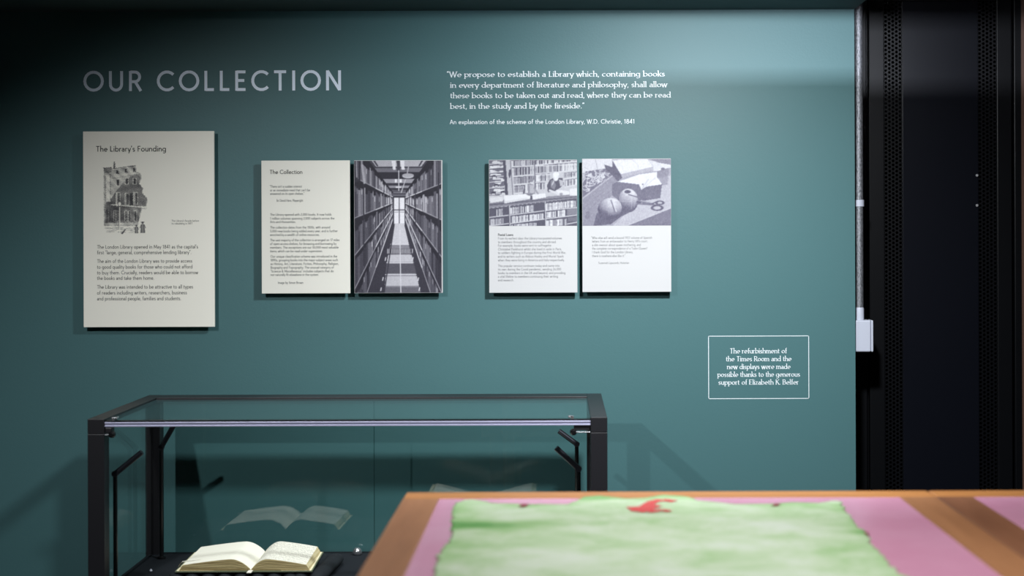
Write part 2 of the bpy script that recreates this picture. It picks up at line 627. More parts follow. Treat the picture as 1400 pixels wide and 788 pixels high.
M_alu = mat('brushed_aluminium', (178, 178, 204), 0.42, 0.45)
M_chrome = mat('chrome', (205, 205, 210), 0.22, 0.9)
M_galv = mat('galvanised_steel', (142, 144, 150), 0.5, 0.6, bump=(260, 0.8), mottle=((240, 240, 120), (84, 86, 90), .42, .66))
M_wplast = mat('white_plastic', (186, 190, 204), 0.4)
M_rack = mat('rack_black_steel', (8, 9, 12), 0.4, spec=0.2)
M_rackglass = mat('rack_smoked_panel', (12, 14, 21), 0.3, spec=0.25)
M_screw = mat('bright_steel', (220, 222, 226), 0.3, 0.6)
M_wood = mat('mahogany_edge', (176, 124, 86), 0.42, mottle=((14, 1.6, 14), (150, 102, 68), .35, .68), bump=(60, 0.1))
M_wood_x = mat('mahogany_edge_cross', (192, 132, 76), 0.42, mottle=((1.6, 14, 14), (170, 112, 62), .35, .68), bump=(60, 0.1))
M_wood_d = mat('dark_mahogany_edge', (152, 104, 76), 0.4, mottle=((14, 1.6, 14), (122, 80, 58), .35, .68), bump=(60, 0.1))
M_pink = mat('pink_leather', (226, 166, 196), 0.2, spec=0.6, mottle=((4, 4, 4), (218, 150, 182), .35, .7), bump=(300, 0.06))
M_page = mat('old_paper', (236, 232, 220), 0.85, spec=0.2)
M_cover = mat('grey_green_book_cloth', (104, 112, 88), 0.7)
M_boardlin = mat('cream_endpaper', (226, 216, 186), 0.8, spec=0.2)
M_lamp = bpy.data.materials.new('lamp_diffuser')
M_lamp.use_nodes = True
_b = M_lamp.node_tree.nodes['Principled BSDF']
_b.inputs['Base Color'].default_value = (0.9, 0.9, 0.9, 1)
_b.inputs['Emission Color'].default_value = (1, 0.98, 0.95, 1)
_b.inputs['Emission Strength'].default_value = 2.0
M_fix = mat('fixture_black', (24, 24, 26), 0.5)
M_glass = glass_mat('case_glass', (0.98, 0.992, 0.988))
M_rearglass = glass_mat('case_rear_glass', (0.955, 0.985, 0.98))

# ------------------------------------------------------------------ setting
WX = P(1169, 340, WALL).x        # where the teal wall ends
structure('wall_back', MB().box(-3.2, WX, WALL, WALL + 0.16, 0, CEIL), M_wall)
structure('wall_left', MB().box(-3.3, -3.2, -2.4, WALL + 0.16, 0, CEIL), M_side)
structure('wall_right', MB().box(3.2, 3.3, -2.4, 6.0, 0, CEIL), M_side)
structure('wall_front', MB().box(-3.2, 3.2, -2.5, -2.4, 0, CEIL), M_side)
structure('wall_alcove', MB().box(WX - 0.2, 3.2, 6.0, 6.1, 0, CEIL), M_side)
structure('wall_alcove_side', MB().box(WX - 0.2, WX - 0.1, WALL + 0.16, 6.0, 0, CEIL), M_side)
structure('floor', MB().box(-3.3, 3.3, -2.5, 6.1, -0.1, 0), M_floor)
structure('ceiling', MB().box(-3.3, 3.3, -2.5, 6.1, CEIL, CEIL + 0.1), M_ceil)
structure('unseen_light_block', MB().box(-3.2, WX, WALL - 0.30, WALL, 2.212, CEIL), M_side)       # unseen block over the wall, added to cut lamp light at its top
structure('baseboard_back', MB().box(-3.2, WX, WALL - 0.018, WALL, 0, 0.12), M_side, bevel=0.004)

# ------------------------------------------------------------------ panels on the wall
DB = 0.038                        # how far the boards stand off the wall
BF = WALL - DB                    # their front plane


def panel(rect, label, m, category='information panel', group=None):
    x0, y0, x1, y1 = rect
    c = P((x0 + x1) / 2, (y0 + y1) / 2, BF)
    w, h = (x1 - x0) * BF / F, (y1 - y0) * BF / F
    t = thing('information_board', (c.x, WALL, c.z), label, category, group)
    MB().box(c.x - w / 2, c.x + w / 2, BF, BF + .009, c.z - h / 2, c.z + h / 2).build('board', m, t, bevel=0.0012)
    MB().box(c.x - w / 2 + .06, c.x + w / 2 - .06, BF + .0095, WALL, c.z - h / 2 + .06, c.z + h / 2 - .06).build('mount', M_fix, t)
    return t


def lines(rows, name, m, parent, d, style='sans', w=0.12):
    mb = MB()
    for s, x0, x1, base, cap in rows:
        write(mb, s, x0, x1, base, cap, d, style, w)
    return mb.build(name, m, parent, fix=False)


TX = BF - 0.0006                  # ink plane
GRP = 'information boards on the teal wall'

# --- the founding panel
t = panel((113.8, 179.5, 293, 447.5), "tall cream panel headed The Library's Founding, with an engraving of a townhouse", M_board, group=GRP)
lines([("The Library's Founding", 131.2, 227, 207.3, 7.6)], 'heading', M_ink, t, TX, w=.13)
F1 = lambda s, a, b, y: (s, 100 + a / 2.629, 100 + b / 2.629, 170 + y / 2.629, 5.0)
lines([F1("The London Library opened in May 1841 as the capital's", 86, 449, 447),
       F1("first \u201clarge, general, comprehensive lending library\u201d.", 86, 425, 467),
       F1("The aim of the London Library was to provide access", 86, 428, 498),
       F1("to good quality books for those who could not afford", 86, 429, 519),
       F1("to buy them. Crucially, readers would be able to borrow", 86, 449, 539.5),
       F1("the books and take them home.", 86, 291, 559.5),
       F1("The Library was intended to be attractive to all types", 86, 431, 591),
       F1("of readers including writers, researchers, business", 86, 409, 612),
       F1("and professional people, families and students.", 86, 388, 633)], 'body_text', M_ink, t, TX, w=.105)
lines([("The Library's facade before", 234.6, 272, 303.2, 2.6), ("its rebuilding in 1897", 234.6, 263, 307, 2.6)], 'caption', M_inkgrey, t, TX, w=.11)

# engraving, painted in the pixels of a 514x788 crop
c = Canvas(40, 40, 470, 750, 170, 250)
ink = 70
b = [(52, 98), (115, 92), (130, 118), (350, 78), (345, 135), (392, 150), (398, 200), (380, 250), (412, 290), (405, 335),
     (450, 380), (455, 420), (440, 470), (405, 475), (390, 540), (370, 600), (310, 640), (130, 640), (52, 640)]
c.poly(b, 196)
c.poly([(150, 330), (215, 255), (250, 215), (345, 150), (392, 190), (375, 250), (410, 290), (400, 330), (450, 390), (440, 455), (395, 475), (370, 600), (60, 610), (60, 430), (120, 400)], 120)
c.poly([(75, 430), (160, 330), (170, 430), (240, 450), (240, 590), (60, 610)], 92)
c.rect(70, 165, 110, 415, 236)
c.line(52, 165, 52, 640, 3, 90)
c.line(108, 160, 108, 400, 5, 105)
c.line(64, 180, 64, 420, 4, 120)
c.poly([(50, 100), (118, 95), (120, 140), (50, 160)], 135)
c.line(48, 102, 118, 96, 5, 70)
c.line(48, 150, 125, 150, 4, 235)
c.rect(138, 58, 156, 110, 90)
c.line(147, 45, 147, 62, 6, 90)
c.line(130, 108, 350, 78, 5, 90)
c.line(120, 165, 395, 152, 8, 215)
c.line(115, 200, 390, 160, 3, 120)
for x, y in ((180, 140), (258, 128), (335, 122)):
    c.rect(x - 14, y - 18, x + 14, y + 16, 80)
    c.rect(x + 4, y - 18, x + 14, y + 8, 200)
for x, y in ((178, 240), (262, 228), (335, 228)):
    c.rect(x - 18, y - 32, x + 18, y + 28, 215)
    c.rect(x - 10, y - 28, x + 12, y + 24, 60)
for x, y in ((180, 385), (262, 390), (345, 385)):
    c.rect(x - 22, y - 58, x + 20, y + 60, 205)
    c.rect(x - 8, y - 50, x + 16, y + 54, 62)
    c.line(x - 2, y - 50, x - 2, y + 54, 4, 190)
c.rect(288, 335, 318, 450, 55)
c.line(120, 445, 440, 470, 13, 225)
c.line(120, 455, 440, 482, 3, 60)
for x in (150, 170, 252, 285, 340):
    c.rect(x - 13, 500, x + 13, 600, 190)
    c.rect(x - 7, 505, x + 10, 598, 70)
c.rect(75, 470, 112, 605, 75)
c.line(92, 475, 92, 600, 5, 150)
c.rect(120, 610, 370, 632, 205)
c.line(60, 612, 370, 606, 4, 70)
c.line(60, 640, 360, 640, 3, 120)
c.r = np.random.RandomState(5)
c.warp(2.4)
inside = c.a < 248
hat = (np.sin((c.X + c.Y * .9) * .75) + np.sin((c.X * .35 - c.Y) * .62)) * 24 + c.r.randn(*c.a.shape) * 28
blot = sum(np.sin(c.X * c.r.uniform(-.09, .09) + c.Y * c.r.uniform(-.09, .09) + c.r.uniform(0, 6)) for _ in range(9)) * 9
hat = hat + blot
c.a = np.where(inside, c.a + hat, c.a)
for i in range(46):
    x, y = rnd.uniform(55, 330), rnd.uniform(655, 705)
    c.line(x, y, x + rnd.uniform(12, 50), y + rnd.uniform(-6, 4), 3, rnd.uniform(110, 190), .8)
c.line(195, 470, 195, 745, 8, 252)
c.line(187, 470, 187, 660, 3, 80)
c.ell(195, 438, 17, 26, 240)
c.ell(195, 438, 17, 26, 80, ring=4)
c.line(195, 400, 195, 418, 7, 90)
c.poly([(205, 715), (245, 672), (250, 680), (222, 720)], 80)
for x, y, s in ((350, 675, .8), (408, 660, 1.1)):
    c.ell(x, y - 42 * s, 9 * s, 10 * s, 75)
    c.line(x - 14 * s, y - 48 * s, x + 14 * s, y - 48 * s, 4, 75)
    c.poly([(x - 12 * s, y - 30 * s), (x + 14 * s, y - 30 * s), (x + 22 * s, y + 45 * s), (x - 20 * s, y + 45 * s)], 105)
    c.line(x - 12 * s, y - 25 * s, x - 22 * s, y + 2, 5, 85)
    c.line(x + 14 * s, y - 25 * s, x + 24 * s, y + 2, 5, 85)
    c.line(x, y - 20 * s, x + 2, y + 40 * s, 5, 190)
c.soften(1)
f2 = lambda x, y: (135 + x / 6.853, 215 + y / 6.853)
a0, a1 = f2(40, 40), f2(470, 750)
c.mesh('engraving', t, M_print, (a0[0], a0[1], a1[0], a1[1]), TX, (18, 18, 24), (248, 245, 233),
       'grey engraving of a townhouse with a street lamp', keep=c.a < 243)

# --- the collection panel
t = panel((357.5, 219.5, 478.5, 401.5), 'smaller cream panel headed The Collection, covered in paragraphs of text', M_board2, group=GRP)
lines([("The Collection", 368.8, 413.5, 238, 5.6)], 'heading', M_ink, t, TX, w=.13)
F2 = lambda s, a, b, y: (s, 340 + a / 3.753, 340 + b / 3.753, 210 + y / 3.753, 3.3)
lines([F2("\u201cThere isn't a sudden interest", 108, 273, 175), F2("or an immediate need that can't be", 110, 315, 194),
       F2("answered on its open shelves.\u201d", 110, 286, 212), F2("Sir David Hare, Playwright", 142, 279, 247),
       F2("The Library opened with 2,000 books. It now holds", 110, 425, 319),
       F2("1 million volumes spanning 2,000 subjects across the", 110, 440, 339),
       F2("Arts and Humanities.", 110, 242, 357),
       F2("The collection dates from the 1500s, with around", 110, 418, 385),
       F2("5,000 new books being added every year, and is further", 110, 457, 404),
       F2("enriched by a wealth of online resources.", 110, 363, 423),
       F2("The vast majority of the collection is arranged on 17 miles", 110, 466, 450),
       F2("of open-access shelves, for browsing and borrowing by", 110, 450, 469),
       F2("members. The exceptions are our 50,000 most valuable", 110, 461, 488),
       F2("items, which can be read under supervision.", 110, 379, 507),
       F2("Our unique classification scheme was introduced in the", 112, 454, 534),
       F2("1890s, grouping books into the major subject areas such", 112, 458, 553),
       F2("as History, Art, Literature, Fiction, Philosophy, Religion,", 112, 462, 572),
       F2("Biography and Topography. The unusual category of", 112, 437, 591),
       F2("\u201cScience & Miscellaneous\u201d includes subjects that do", 112, 436, 610),
       F2("not naturally fit elsewhere in the system.", 112, 360, 628),
       F2("Image by Simon Brown", 150, 280, 669)], 'body_text', M_inkgrey, t, TX, w=.125)

# --- the stacks photograph, painted in the pixels of a 563x788 crop
t = panel((484.2, 219.2, 605, 401), 'dark photograph panel of a narrow library aisle between tall book stacks', M_white, 'photograph panel', GRP)
c = Canvas(52, 37, 507, 717, 200, 58)
VPX, VPY = 285, 240
c.poly([(52, 37), (507, 37), (360, 215), (215, 215)], 74)
# ceiling: pale panels and dark beams
c.poly([(142, 37), (425, 37), (400, 68), (165, 68)], 196)
c.poly([(150, 37), (170, 66), (178, 66), (160, 37)], 70)
c.poly([(410, 37), (392, 66), (384, 66), (402, 37)], 70)
c.poly([(130, 74), (440, 74), (410, 96), (150, 96)], 128)
c.line(150, 72, 420, 72, 5, 60)
c.poly([(150, 98), (420, 98), (385, 130), (180, 130)], 38)
c.poly([(190, 132), (372, 132), (352, 152), (208, 152)], 172)
c.line(190, 158, 370, 158, 8, 52)
c.poly([(215, 166), (352, 166), (345, 176), (225, 176)], 165)
c.line(215, 182, 350, 182, 6, 50)
for k, g in ((192, 120), (200, 160), (208, 110), (216, 150)):
    c.line(245 + (k - 192) * .3, k, 330 - (k - 192) * .3, k, 4, g)
for x0, x1 in ((247, 268), (292, 314)):
    c.poly([(x0 - 2, 37), (x1 - 2, 37), (x1, 84), (x0 + 6, 84)], 245)
c.poly([(272, 37), (290, 37), (289, 90), (275, 90)], 74)
for x0, x1 in ((262, 274), (287, 299)):
    c.rect(x0, 132, x1, 150, 250)
c.rect(266, 170, 297, 177, 240)
c.line(283, 88, 283, 190, 5, 225)
c.line(340, 37, 327, 105, 6, 190)
c.line(318, 135, 296, 200, 5, 215)
c.ell(331, 116, 30, 12, 220)
c.ell(331, 112, 30, 10, 190)
# stacks
def stack(side, xe, xn, levels):
    def yat(y0, x):
        return VPY + (y0 - VPY) * (x - VPX) / (xe - VPX)
    for i in range(len(levels) - 1):
        y0, y1 = levels[i], levels[i + 1]
        x = xe
        while (x - xn) * side > 4:
            w = max(2.0, abs(x - VPX) * rnd.uniform(.035, .085))
            x2 = x - side * w
            top = rnd.uniform(.1, .34) if i else rnd.uniform(0.2, .4)
            g = rnd.choice((52, 66, 78, 88, 100, 116)) * (1.25 if i < 2 else .95) * (1.0 + .3 * (1 - abs(x - VPX) / 230))
            ya0, ya1 = yat(y0, x), yat(y1, x)
            yb0, yb1 = yat(y0, x2), yat(y1, x2)
            c.poly([(x, ya0), (x2, yb0), (x2, yb1), (x, ya1)], 28)
            ta, tb = ya0 + (ya1 - ya0) * top, yb0 + (yb1 - yb0) * top
            c.poly([(x, ta), (x2, tb), (x2, yb1), (x, ya1)], g)
            e = rnd.uniform(.6, 1.9)
            c.line(x2, tb, x2, yb1, 2.2, min(235, g * e))
            if rnd.random() < .3:
                xm = (x + x2) / 2
                c.line(xm, (ta + tb) / 2 + 8, xm, (ta + tb) / 2 + 30, 3, min(230, g * 1.9))
            x = x2
    for y0 in levels[1:]:
        c.line(xe, y0, xn, yat(y0, xn), 7, 36)
        c.line(xe, y0 - 5, xn, yat(y0 - 3, xn), 4.5, 176)
        xa = xe + (xn - xe) * .55
        c.line(xa, yat(y0 - 3, xa), xn, yat(y0 - 3, xn), 4.5, 235)
stack(-1, 52, 255, [-60, 126, 336, 528, 700, 900])
stack(1, 507, 316, [-60, 160, 348, 540, 728, 900])
for x in (100, 205, 236):                          # uprights of the left stack
    k = (VPX - x) / 233
    c.line(x, VPY - 150 * k, x, VPY + 420 * k, 6 * k + 1, 46)
for x in (490, 370, 338):
    k = (x - VPX) / 222
    c.line(x, VPY - 150 * k, x, VPY + 420 * k, 6 * k + 1, 46)
c.poly([(52, 37), (85, 37), (82, 140), (52, 150)], 52)
c.line(62, 40, 64, 120, 7, 170)
c.line(70, 40, 71, 130, 3, 150)
c.line(92, 60, 104, 150, 12, 190)
# doorway and floor
c.rect(252, 222, 318, 366, 60)
c.rect(257, 228, 313, 362, 250)
c.line(285, 228, 285, 362, 5, 110)
c.line(257, 290, 313, 290, 5, 90)
c.line(257, 301, 313, 301, 3, 160)
c.poly([(262, 358), (312, 358), (330, 470), (396, 717), (206, 717), (240, 470)], 150)
c.poly([(262, 360), (312, 360), (334, 465), (240, 465)], 222)
c.poly([(240, 468), (334, 468), (340, 492), (232, 492)], 150)
c.poly([(226, 520), (350, 520), (360, 556), (220, 556)], 212)
c.poly([(218, 566), (362, 566), (374, 616), (212, 616)], 96)
c.poly([(212, 630), (376, 630), (386, 680), (208, 680)], 208)
c.poly([(207, 686), (390, 686), (396, 717), (204, 717)], 116)
c.rect(222, 488, 356, 517, 50)
for i in range(19):
    x = 224 + i * 7.2
    c.line(x, 491, x - 1, 513, 3.6, 245)
for y, a, b in ((467, 240, 334), (561, 219, 362), (622, 212, 376)):
    c.line(a, y, b, y, 5, 236)
c.line(287, 365, 292, 717, 5, 232)
c.line(258, 370, 205, 717, 5, 60)
c.line(314, 370, 400, 717, 5, 60)
for x, y in ((214, 535), (356, 535), (200, 637), (384, 640), (190, 690), (390, 690)):
    c.line(x, y, x - 3, y + 14, 6, 225)
c.noise(7)
c.soften(1)
c.a = 255 * (np.clip(c.a, 0, 255) / 255) ** 1.22
c.mesh('photo_print', t, M_print, (484.8, 219.8, 603.6, 400.4), TX, (14, 12, 24), (228, 226, 232))

# --- the postal loans panel
t = panel((668.5, 218.5, 789.2, 400.5), 'white panel with a photograph of two librarians at a counter above text', M_white, group=GRP)
c = Canvas(30, 25, 992, 745, 190, 205)
def books(x0, x1, y0a, y0b, y1a, y1b, lo, hi, gap=.12, top=.12, bg=70):
    """a run of spines between two sloping shelf lines"""
    c.poly([(x0, y0a), (x1, y0b), (x1, y1b), (x0, y1a)], bg)
    x = x0 + 2
    while x < x1 - 3:
        w = rnd.uniform(9, 16)
        t0, t1 = (x - x0) / (x1 - x0), (min(x + w, x1) - x0) / (x1 - x0)
        if rnd.random() > gap:
            k = rnd.uniform(.3, 1) * top
            ya, yb = y0a + (y0b - y0a) * t0, y0a + (y0b - y0a) * t1
            za, zb = y1a + (y1b - y1a) * t0, y1a + (y1b - y1a) * t1
            ya += (za - ya) * k
            yb += (zb - yb) * k
            g = rnd.uniform(lo, hi)
            c.poly([(x, ya), (min(x + w - 3, x1), yb), (min(x + w - 3, x1), zb), (x, za)], g)
            if rnd.random() < .4:
                c.line(x + w / 2, ya + (za - ya) * .3, x + w / 2, ya + (za - ya) * .55, 4, g * .6)
        x += w
books(270, 520, 25, 25, 92, 78, 185, 235)
books(530, 992, 25, 25, 76, 40, 200, 245)
books(280, 515, 105, 92, 196, 172, 175, 235, bg=60)
books(530, 770, 90, 66, 168, 148, 185, 240, bg=60)
books(775, 992, 66, 50, 148, 130, 215, 250, bg=120)
books(295, 520, 212, 190, 285, 268, 120, 200, bg=55)
books(535, 690, 182, 170, 258, 246, 205, 245, bg=90)
books(850, 992, 165, 150, 222, 208, 160, 240, bg=90)
books(300, 420, 305, 295, 380, 368, 130, 220, bg=50)
books(535, 660, 275, 268, 345, 338, 190, 240, bg=80)
books(860, 992, 240, 225, 310, 295, 190, 245, bg=100)
for a, b_, x0, x1 in ((98, 84, 275, 992), (203, 180, 285, 700), (290, 270, 295, 540), (390, 376, 295, 420), (80, 44, 530, 992), (158, 138, 780, 992), (230, 212, 845, 992), (318, 300, 855, 992)):
    c.line(x0, a, x1, b_ if x1 < 900 else b_ - 8, 9, 232)
c.line(525, 25, 530, 350, 10, 90)
c.line(775, 60, 775, 150, 7, 110)
c.rect(30, 25, 195, 415, 95)                       # pigeon holes with papers
for i in range(26):
    x, y = rnd.uniform(34, 165), 30 + (i // 3) * 44 + rnd.uniform(0, 26)
    c.poly([(x, y), (x + rnd.uniform(40, 90), y + rnd.uniform(-8, 8)), (x + rnd.uniform(40, 90), y + 20), (x - 5, y + 22)], rnd.uniform(215, 250))
for y in (66, 112, 160, 212, 262, 325, 395):
    c.line(30, y + 4, 195, y - 14, 8, 235)
    c.line(30, y + 14, 195, y - 4, 5, 60)
for x, y in ((85, 205), (108, 300), (75, 385), (180, 378)):
    c.ell(x, y, 26, 20, 40)
    c.rect(x - 16, y, x + 18, y + 18, 225)
c.poly([(178, 25), (215, 25), (235, 410), (205, 410)], 58)
c.poly([(208, 25), (262, 25), (290, 405), (238, 410)], 200)
c.line(262, 25, 288, 400, 8, 95)
c.poly([(245, 130), (268, 125), (272, 165), (255, 225), (240, 190)], 60)
# counter
c.poly([(30, 410), (420, 395), (560, 365), (992, 335), (992, 420), (30, 545)], 205)
c.poly([(30, 470), (992, 395), (992, 440), (30, 545)], 130)
c.poly([(30, 500), (992, 418), (992, 430), (30, 520)], 82)
c.poly([(190, 410), (480, 390), (475, 445), (195, 492)], 250)
c.poly([(190, 470), (440, 432), (450, 450), (200, 495)], 232)
c.poly([(500, 400), (640, 385), (650, 430), (505, 455)], 246)
c.poly([(40, 430), (180, 420), (180, 470), (40, 490)], 236)
c.poly([(480, 410), (497, 410), (497, 455), (478, 460)], 60)
c.poly([(760, 345), (905, 365), (900, 400), (770, 400)], 240)
c.poly([(910, 340), (992, 330), (992, 412), (910, 410)], 238)
c.ell(815, 395, 18, 14, 150)
# two people bent over the counter
c.ell(472, 345, 56, 66, 112)
c.poly([(412, 345), (436, 290), (500, 285), (532, 330), (528, 392), (415, 392)], 140)
c.poly([(424, 300), (446, 284), (452, 384), (424, 384)], 228)
c.poly([(470, 292), (520, 300), (526, 378), (476, 384)], 188)
c.line(415, 340, 405, 385, 16, 70)
c.line(520, 330, 560, 388, 18, 150)
c.ell(498, 258, 24, 28, 226)
c.ell(486, 244, 27, 20, 132)
c.line(500, 262, 520, 268, 4, 150)
c.poly([(660, 300), (690, 240), (740, 215), (830, 220), (845, 290), (800, 330), (740, 365), (670, 375)], 66)
c.poly([(700, 250), (735, 235), (760, 300), (740, 350), (700, 320)], 118)
c.poly([(790, 235), (840, 250), (838, 305), (805, 310)], 190)
c.line(690, 355, 770, 385, 22, 225)
c.ell(757, 210, 30, 44, 244)
c.ell(760, 180, 34, 24, 250)
c.ell(725, 275, 8, 30, 200, rot=25)
# shelves in the counter front
c.poly([(30, 548), (992, 440), (992, 745), (30, 745)], 66)
books(105, 180, 555, 545, 632, 624, 190, 240, .05, .1)
books(255, 515, 535, 508, 612, 582, 200, 250, .04, .14)
books(640, 980, 490, 455, 570, 532, 205, 252, .04, .16)
books(40, 190, 662, 648, 735, 712, 180, 240, .06, .1)
books(258, 620, 632, 598, 712, 664, 200, 250, .04, .12)
books(645, 860, 588, 560, 655, 634, 205, 252, .04, .12)
books(270, 545, 722, 700, 760, 745, 200, 250, .04, .1)
books(645, 875, 680, 655, 745, 735, 205, 252, .04, .1)
c.poly([(880, 560), (992, 545), (992, 612), (880, 626)], 120)
c.poly([(890, 650), (992, 640), (992, 690), (890, 690)], 100)
for x0, y0, x1, y1 in ((30, 645, 245, 622), (245, 622, 640, 574), (640, 574, 992, 540), (30, 738, 245, 712), (245, 715, 640, 664), (640, 664, 992, 622), (880, 720, 992, 700)):
    c.line(x0, y0, x1, y1, 10, 228)
for x in (250, 640):
    c.line(x, 520 if x < 300 else 480, x + 6, 745, 12, 205)
    c.line(x - 8, 520 if x < 300 else 480, x - 2, 745, 6, 60)
c.noise(8)
c.soften(1)
c.mesh('photo_print', t, M_print, (668.9, 219, 788.8, 309), TX, (30, 28, 46), (206, 206, 210))
F4 = lambda s, a, b, y: (s, 655 + a / 3.753, 655 + b / 3.753, 210 + y / 3.753, 3.3)
lines([F4("Postal Loans", 97, 175, 423)], 'heading', M_inkgrey, t, TX, w=.2)
lines([F4("From its earliest days the Library has posted volumes", 97, 425, 441),
       F4("to members throughout the country and abroad.", 97, 396, 460),
       F4("For example, books were sent to suffragette", 97, 370, 478),
       F4("Christabel Pankhurst whilst she lived in exile in Paris,", 97, 424, 497),
       F4("to soldiers fighting in Europe during the First World War,", 97, 447, 515),
       F4("and to writers such as Aldous Huxley and Muriel Spark", 97, 434, 534),
       F4("when they were living in America and Italy respectively.", 97, 439, 553),
       F4("This popular service continues today and came into", 97, 413, 582),
       F4("its own during the Covid pandemic, sending 26,000", 97, 421, 600),
       F4("books to members in the UK and beyond, and providing", 97, 443, 619),
       F4("a vital lifeline to members continuing their writing", 97, 405, 637),
       F4("and research.", 97, 178, 656)], 'body_text', M_inkpale, t, TX, w=.115)

# --- the quotation panel
t = panel((796, 217, 917.6, 399.5), 'white panel with a photograph of parcels, twine and scissors above a quotation', M_white, group=GRP)
c = Canvas(25, 18, 990, 738, 190, 158)
c.poly([(25, 18), (350, 18), (350, 100), (25, 170)], 226)
c.line(165, 18, 190, 130, 5, 150)
c.poly([(60, 150), (350, 110), (400, 260), (25, 440), (25, 300)], 92)
for i in range(60):                                # shredded straw in the box
    x, y = rnd.uniform(30, 280), 0
    y = rnd.uniform(140, 400 - (x - 30) * .75)
    a = rnd.uniform(0, 360)
    L = rnd.uniform(40, 90)
    bx, by = x + L * math.cos(R(a)), y + L * .7 * math.sin(R(a))
    mx_, my_ = (x + bx) / 2 + rnd.uniform(-24, 24), (y + by) / 2 + rnd.uniform(-24, 24)
    for p, q in (((x, y), (mx_, my_)), ((mx_, my_), (bx, by))):
        if q[1] < 415 - (q[0] - 25) * .72:
            c.line(*p, *q, 7, rnd.uniform(190, 245))
c.line(330, 160, 400, 170, 8, 235)
c.line(300, 185, 340, 155, 7, 235)
c.poly([(25, 445), (385, 165), (400, 250), (345, 400), (180, 640), (140, 738), (25, 738)], 132)   # box side
c.line(25, 440, 385, 168, 14, 176)
c.ell(80, 620, 26, 46, 108, rot=20)
for i in range(40):
    x = rnd.uniform(30, 330)
    y = 455 - (x - 25) * .75 + rnd.uniform(10, 220)
    if y < 735 and x + (y - 445) * .62 < 360:
        c.line(x, y, x + 60, y - 46, 3, rnd.choice((110, 150)), .6)
c.poly([(262, 75), (350, 105), (355, 40), (430, 80), (460, 215), (410, 260), (340, 180), (280, 130)], 64)
c.poly([(350, 30), (730, 18), (795, 105), (790, 140), (455, 215), (440, 180)], 238)   # top parcel
c.poly([(440, 180), (795, 100), (790, 145), (455, 215)], 176)
c.line(560, 20, 630, 80, 3, 180)
c.line(630, 80, 632, 130, 3, 150)
c.poly([(745, 30), (985, 80), (985, 110), (835, 150), (795, 150), (795, 100)], 226)
c.poly([(745, 18), (990, 18), (990, 82), (860, 60)], 120)
c.poly([(835, 150), (960, 115), (960, 195), (940, 215), (830, 225)], 122)
c.ell(900, 125, 22, 14, 90)
c.poly([(865, 225), (955, 205), (945, 300), (880, 310)], 140)
c.poly([(960, 200), (990, 195), (990, 545), (600, 738), (350, 738), (640, 470), (860, 440), (890, 300), (950, 295)], 186)
c.poly([(400, 265), (640, 185), (835, 158), (835, 215), (890, 290), (720, 320), (665, 350), (640, 295)], 240)
c.poly([(345, 290), (400, 262), (640, 292), (665, 350), (660, 470), (420, 460), (350, 410)], 88)
c.poly([(665, 350), (720, 315), (890, 292), (868, 440), (680, 470), (650, 440)], 82)
c.line(740, 240, 670, 340, 16, 208)
c.line(810, 225, 690, 330, 5, 190)
c.ell(680, 290, 10, 8, 110)
for i in range(20):
    c.line(rnd.uniform(670, 860), rnd.uniform(340, 440), rnd.uniform(670, 860), rnd.uniform(400, 440), 2, 110, .5)
# dark ground under the twine balls, then the balls
c.poly([(180, 600), (460, 560), (600, 560), (440, 640), (330, 720), (140, 738)], 70)
c.ball(520, 465, 110, 128, 62, 226, .25, -.75)
for i in range(13):
    c.line(432 + i * 14, 415 + abs(i - 6) * 3, 468 + i * 10, 565 - abs(i - 7) * 5, 3, rnd.choice((90, 110, 200)), .75)
for i in range(6):
    c.line(422, 425 + i * 10, 618, 400 + i * 15, 3, 205, .7)
c.line(525, 400, 622, 428, 11, 70)
c.ell(515, 370, 36, 19, 58)
c.ell(515, 370, 50, 27, 214, ring=7)
c.ball(322, 552, 132, 116, 58, 228, .5, -.6, rot=-18)
for i in range(13):
    c.line(225 + i * 16, 470 - i * 1.5 + abs(i - 6) * 4, 222 + i * 18, 650 - abs(i - 5) * 6 - i * 3, 3, rnd.choice((100, 130, 200)), .6)
c.line(335, 462, 378, 592, 11, 88)
c.line(350, 458, 392, 584, 7, 226)
c.ell(258, 610, 40, 46, 70, .5)
c.line(620, 480, 790, 500, 22, 66)                 # scissors
c.line(630, 500, 830, 515, 14, 92)
c.line(660, 490, 800, 490, 4, 190)
c.ell(865, 490, 52, 24, 56, ring=12)
c.ell(835, 545, 70, 32, 56, ring=13)
c.line(780, 500, 825, 480, 12, 60)
c.poly([(500, 738), (990, 545), (990, 738)], 98)
c.line(500, 738, 990, 545, 9, 202)
c.noise(8)
c.noise(5, 2)
c.soften(1)
c.mesh('photo_print', t, M_print, (796.4, 217.6, 917.2, 308.6), TX, (42, 38, 62), (206, 206, 211))
F5 = lambda s, a, b, y: (s, 785 + a / 3.753, 785 + b / 3.753, 210 + y / 3.753, 3.2)
lines([F5("\u201cWho else will send a bound 1907 volume of Spanish", 88, 400, 438),
       F5("letters from an ambassador to Henry VIII's court,", 92, 377, 456),
       F5("a slim memoir about queer mothering, and", 92, 342, 475),
       F5("the complete correspondence of a Tudor Queen?", 92, 376, 493),
       F5("I thank God for the London Library,", 92, 302, 512),
       F5("there is nowhere else like it.\u201d", 92, 262, 531)], 'quotation', M_inkpale, t, TX, w=.115)
lines([F5("Suzannah Lipscomb, Historian", 124, 282, 567)], 'attribution', M_inkpale, t, TX, w=.1)

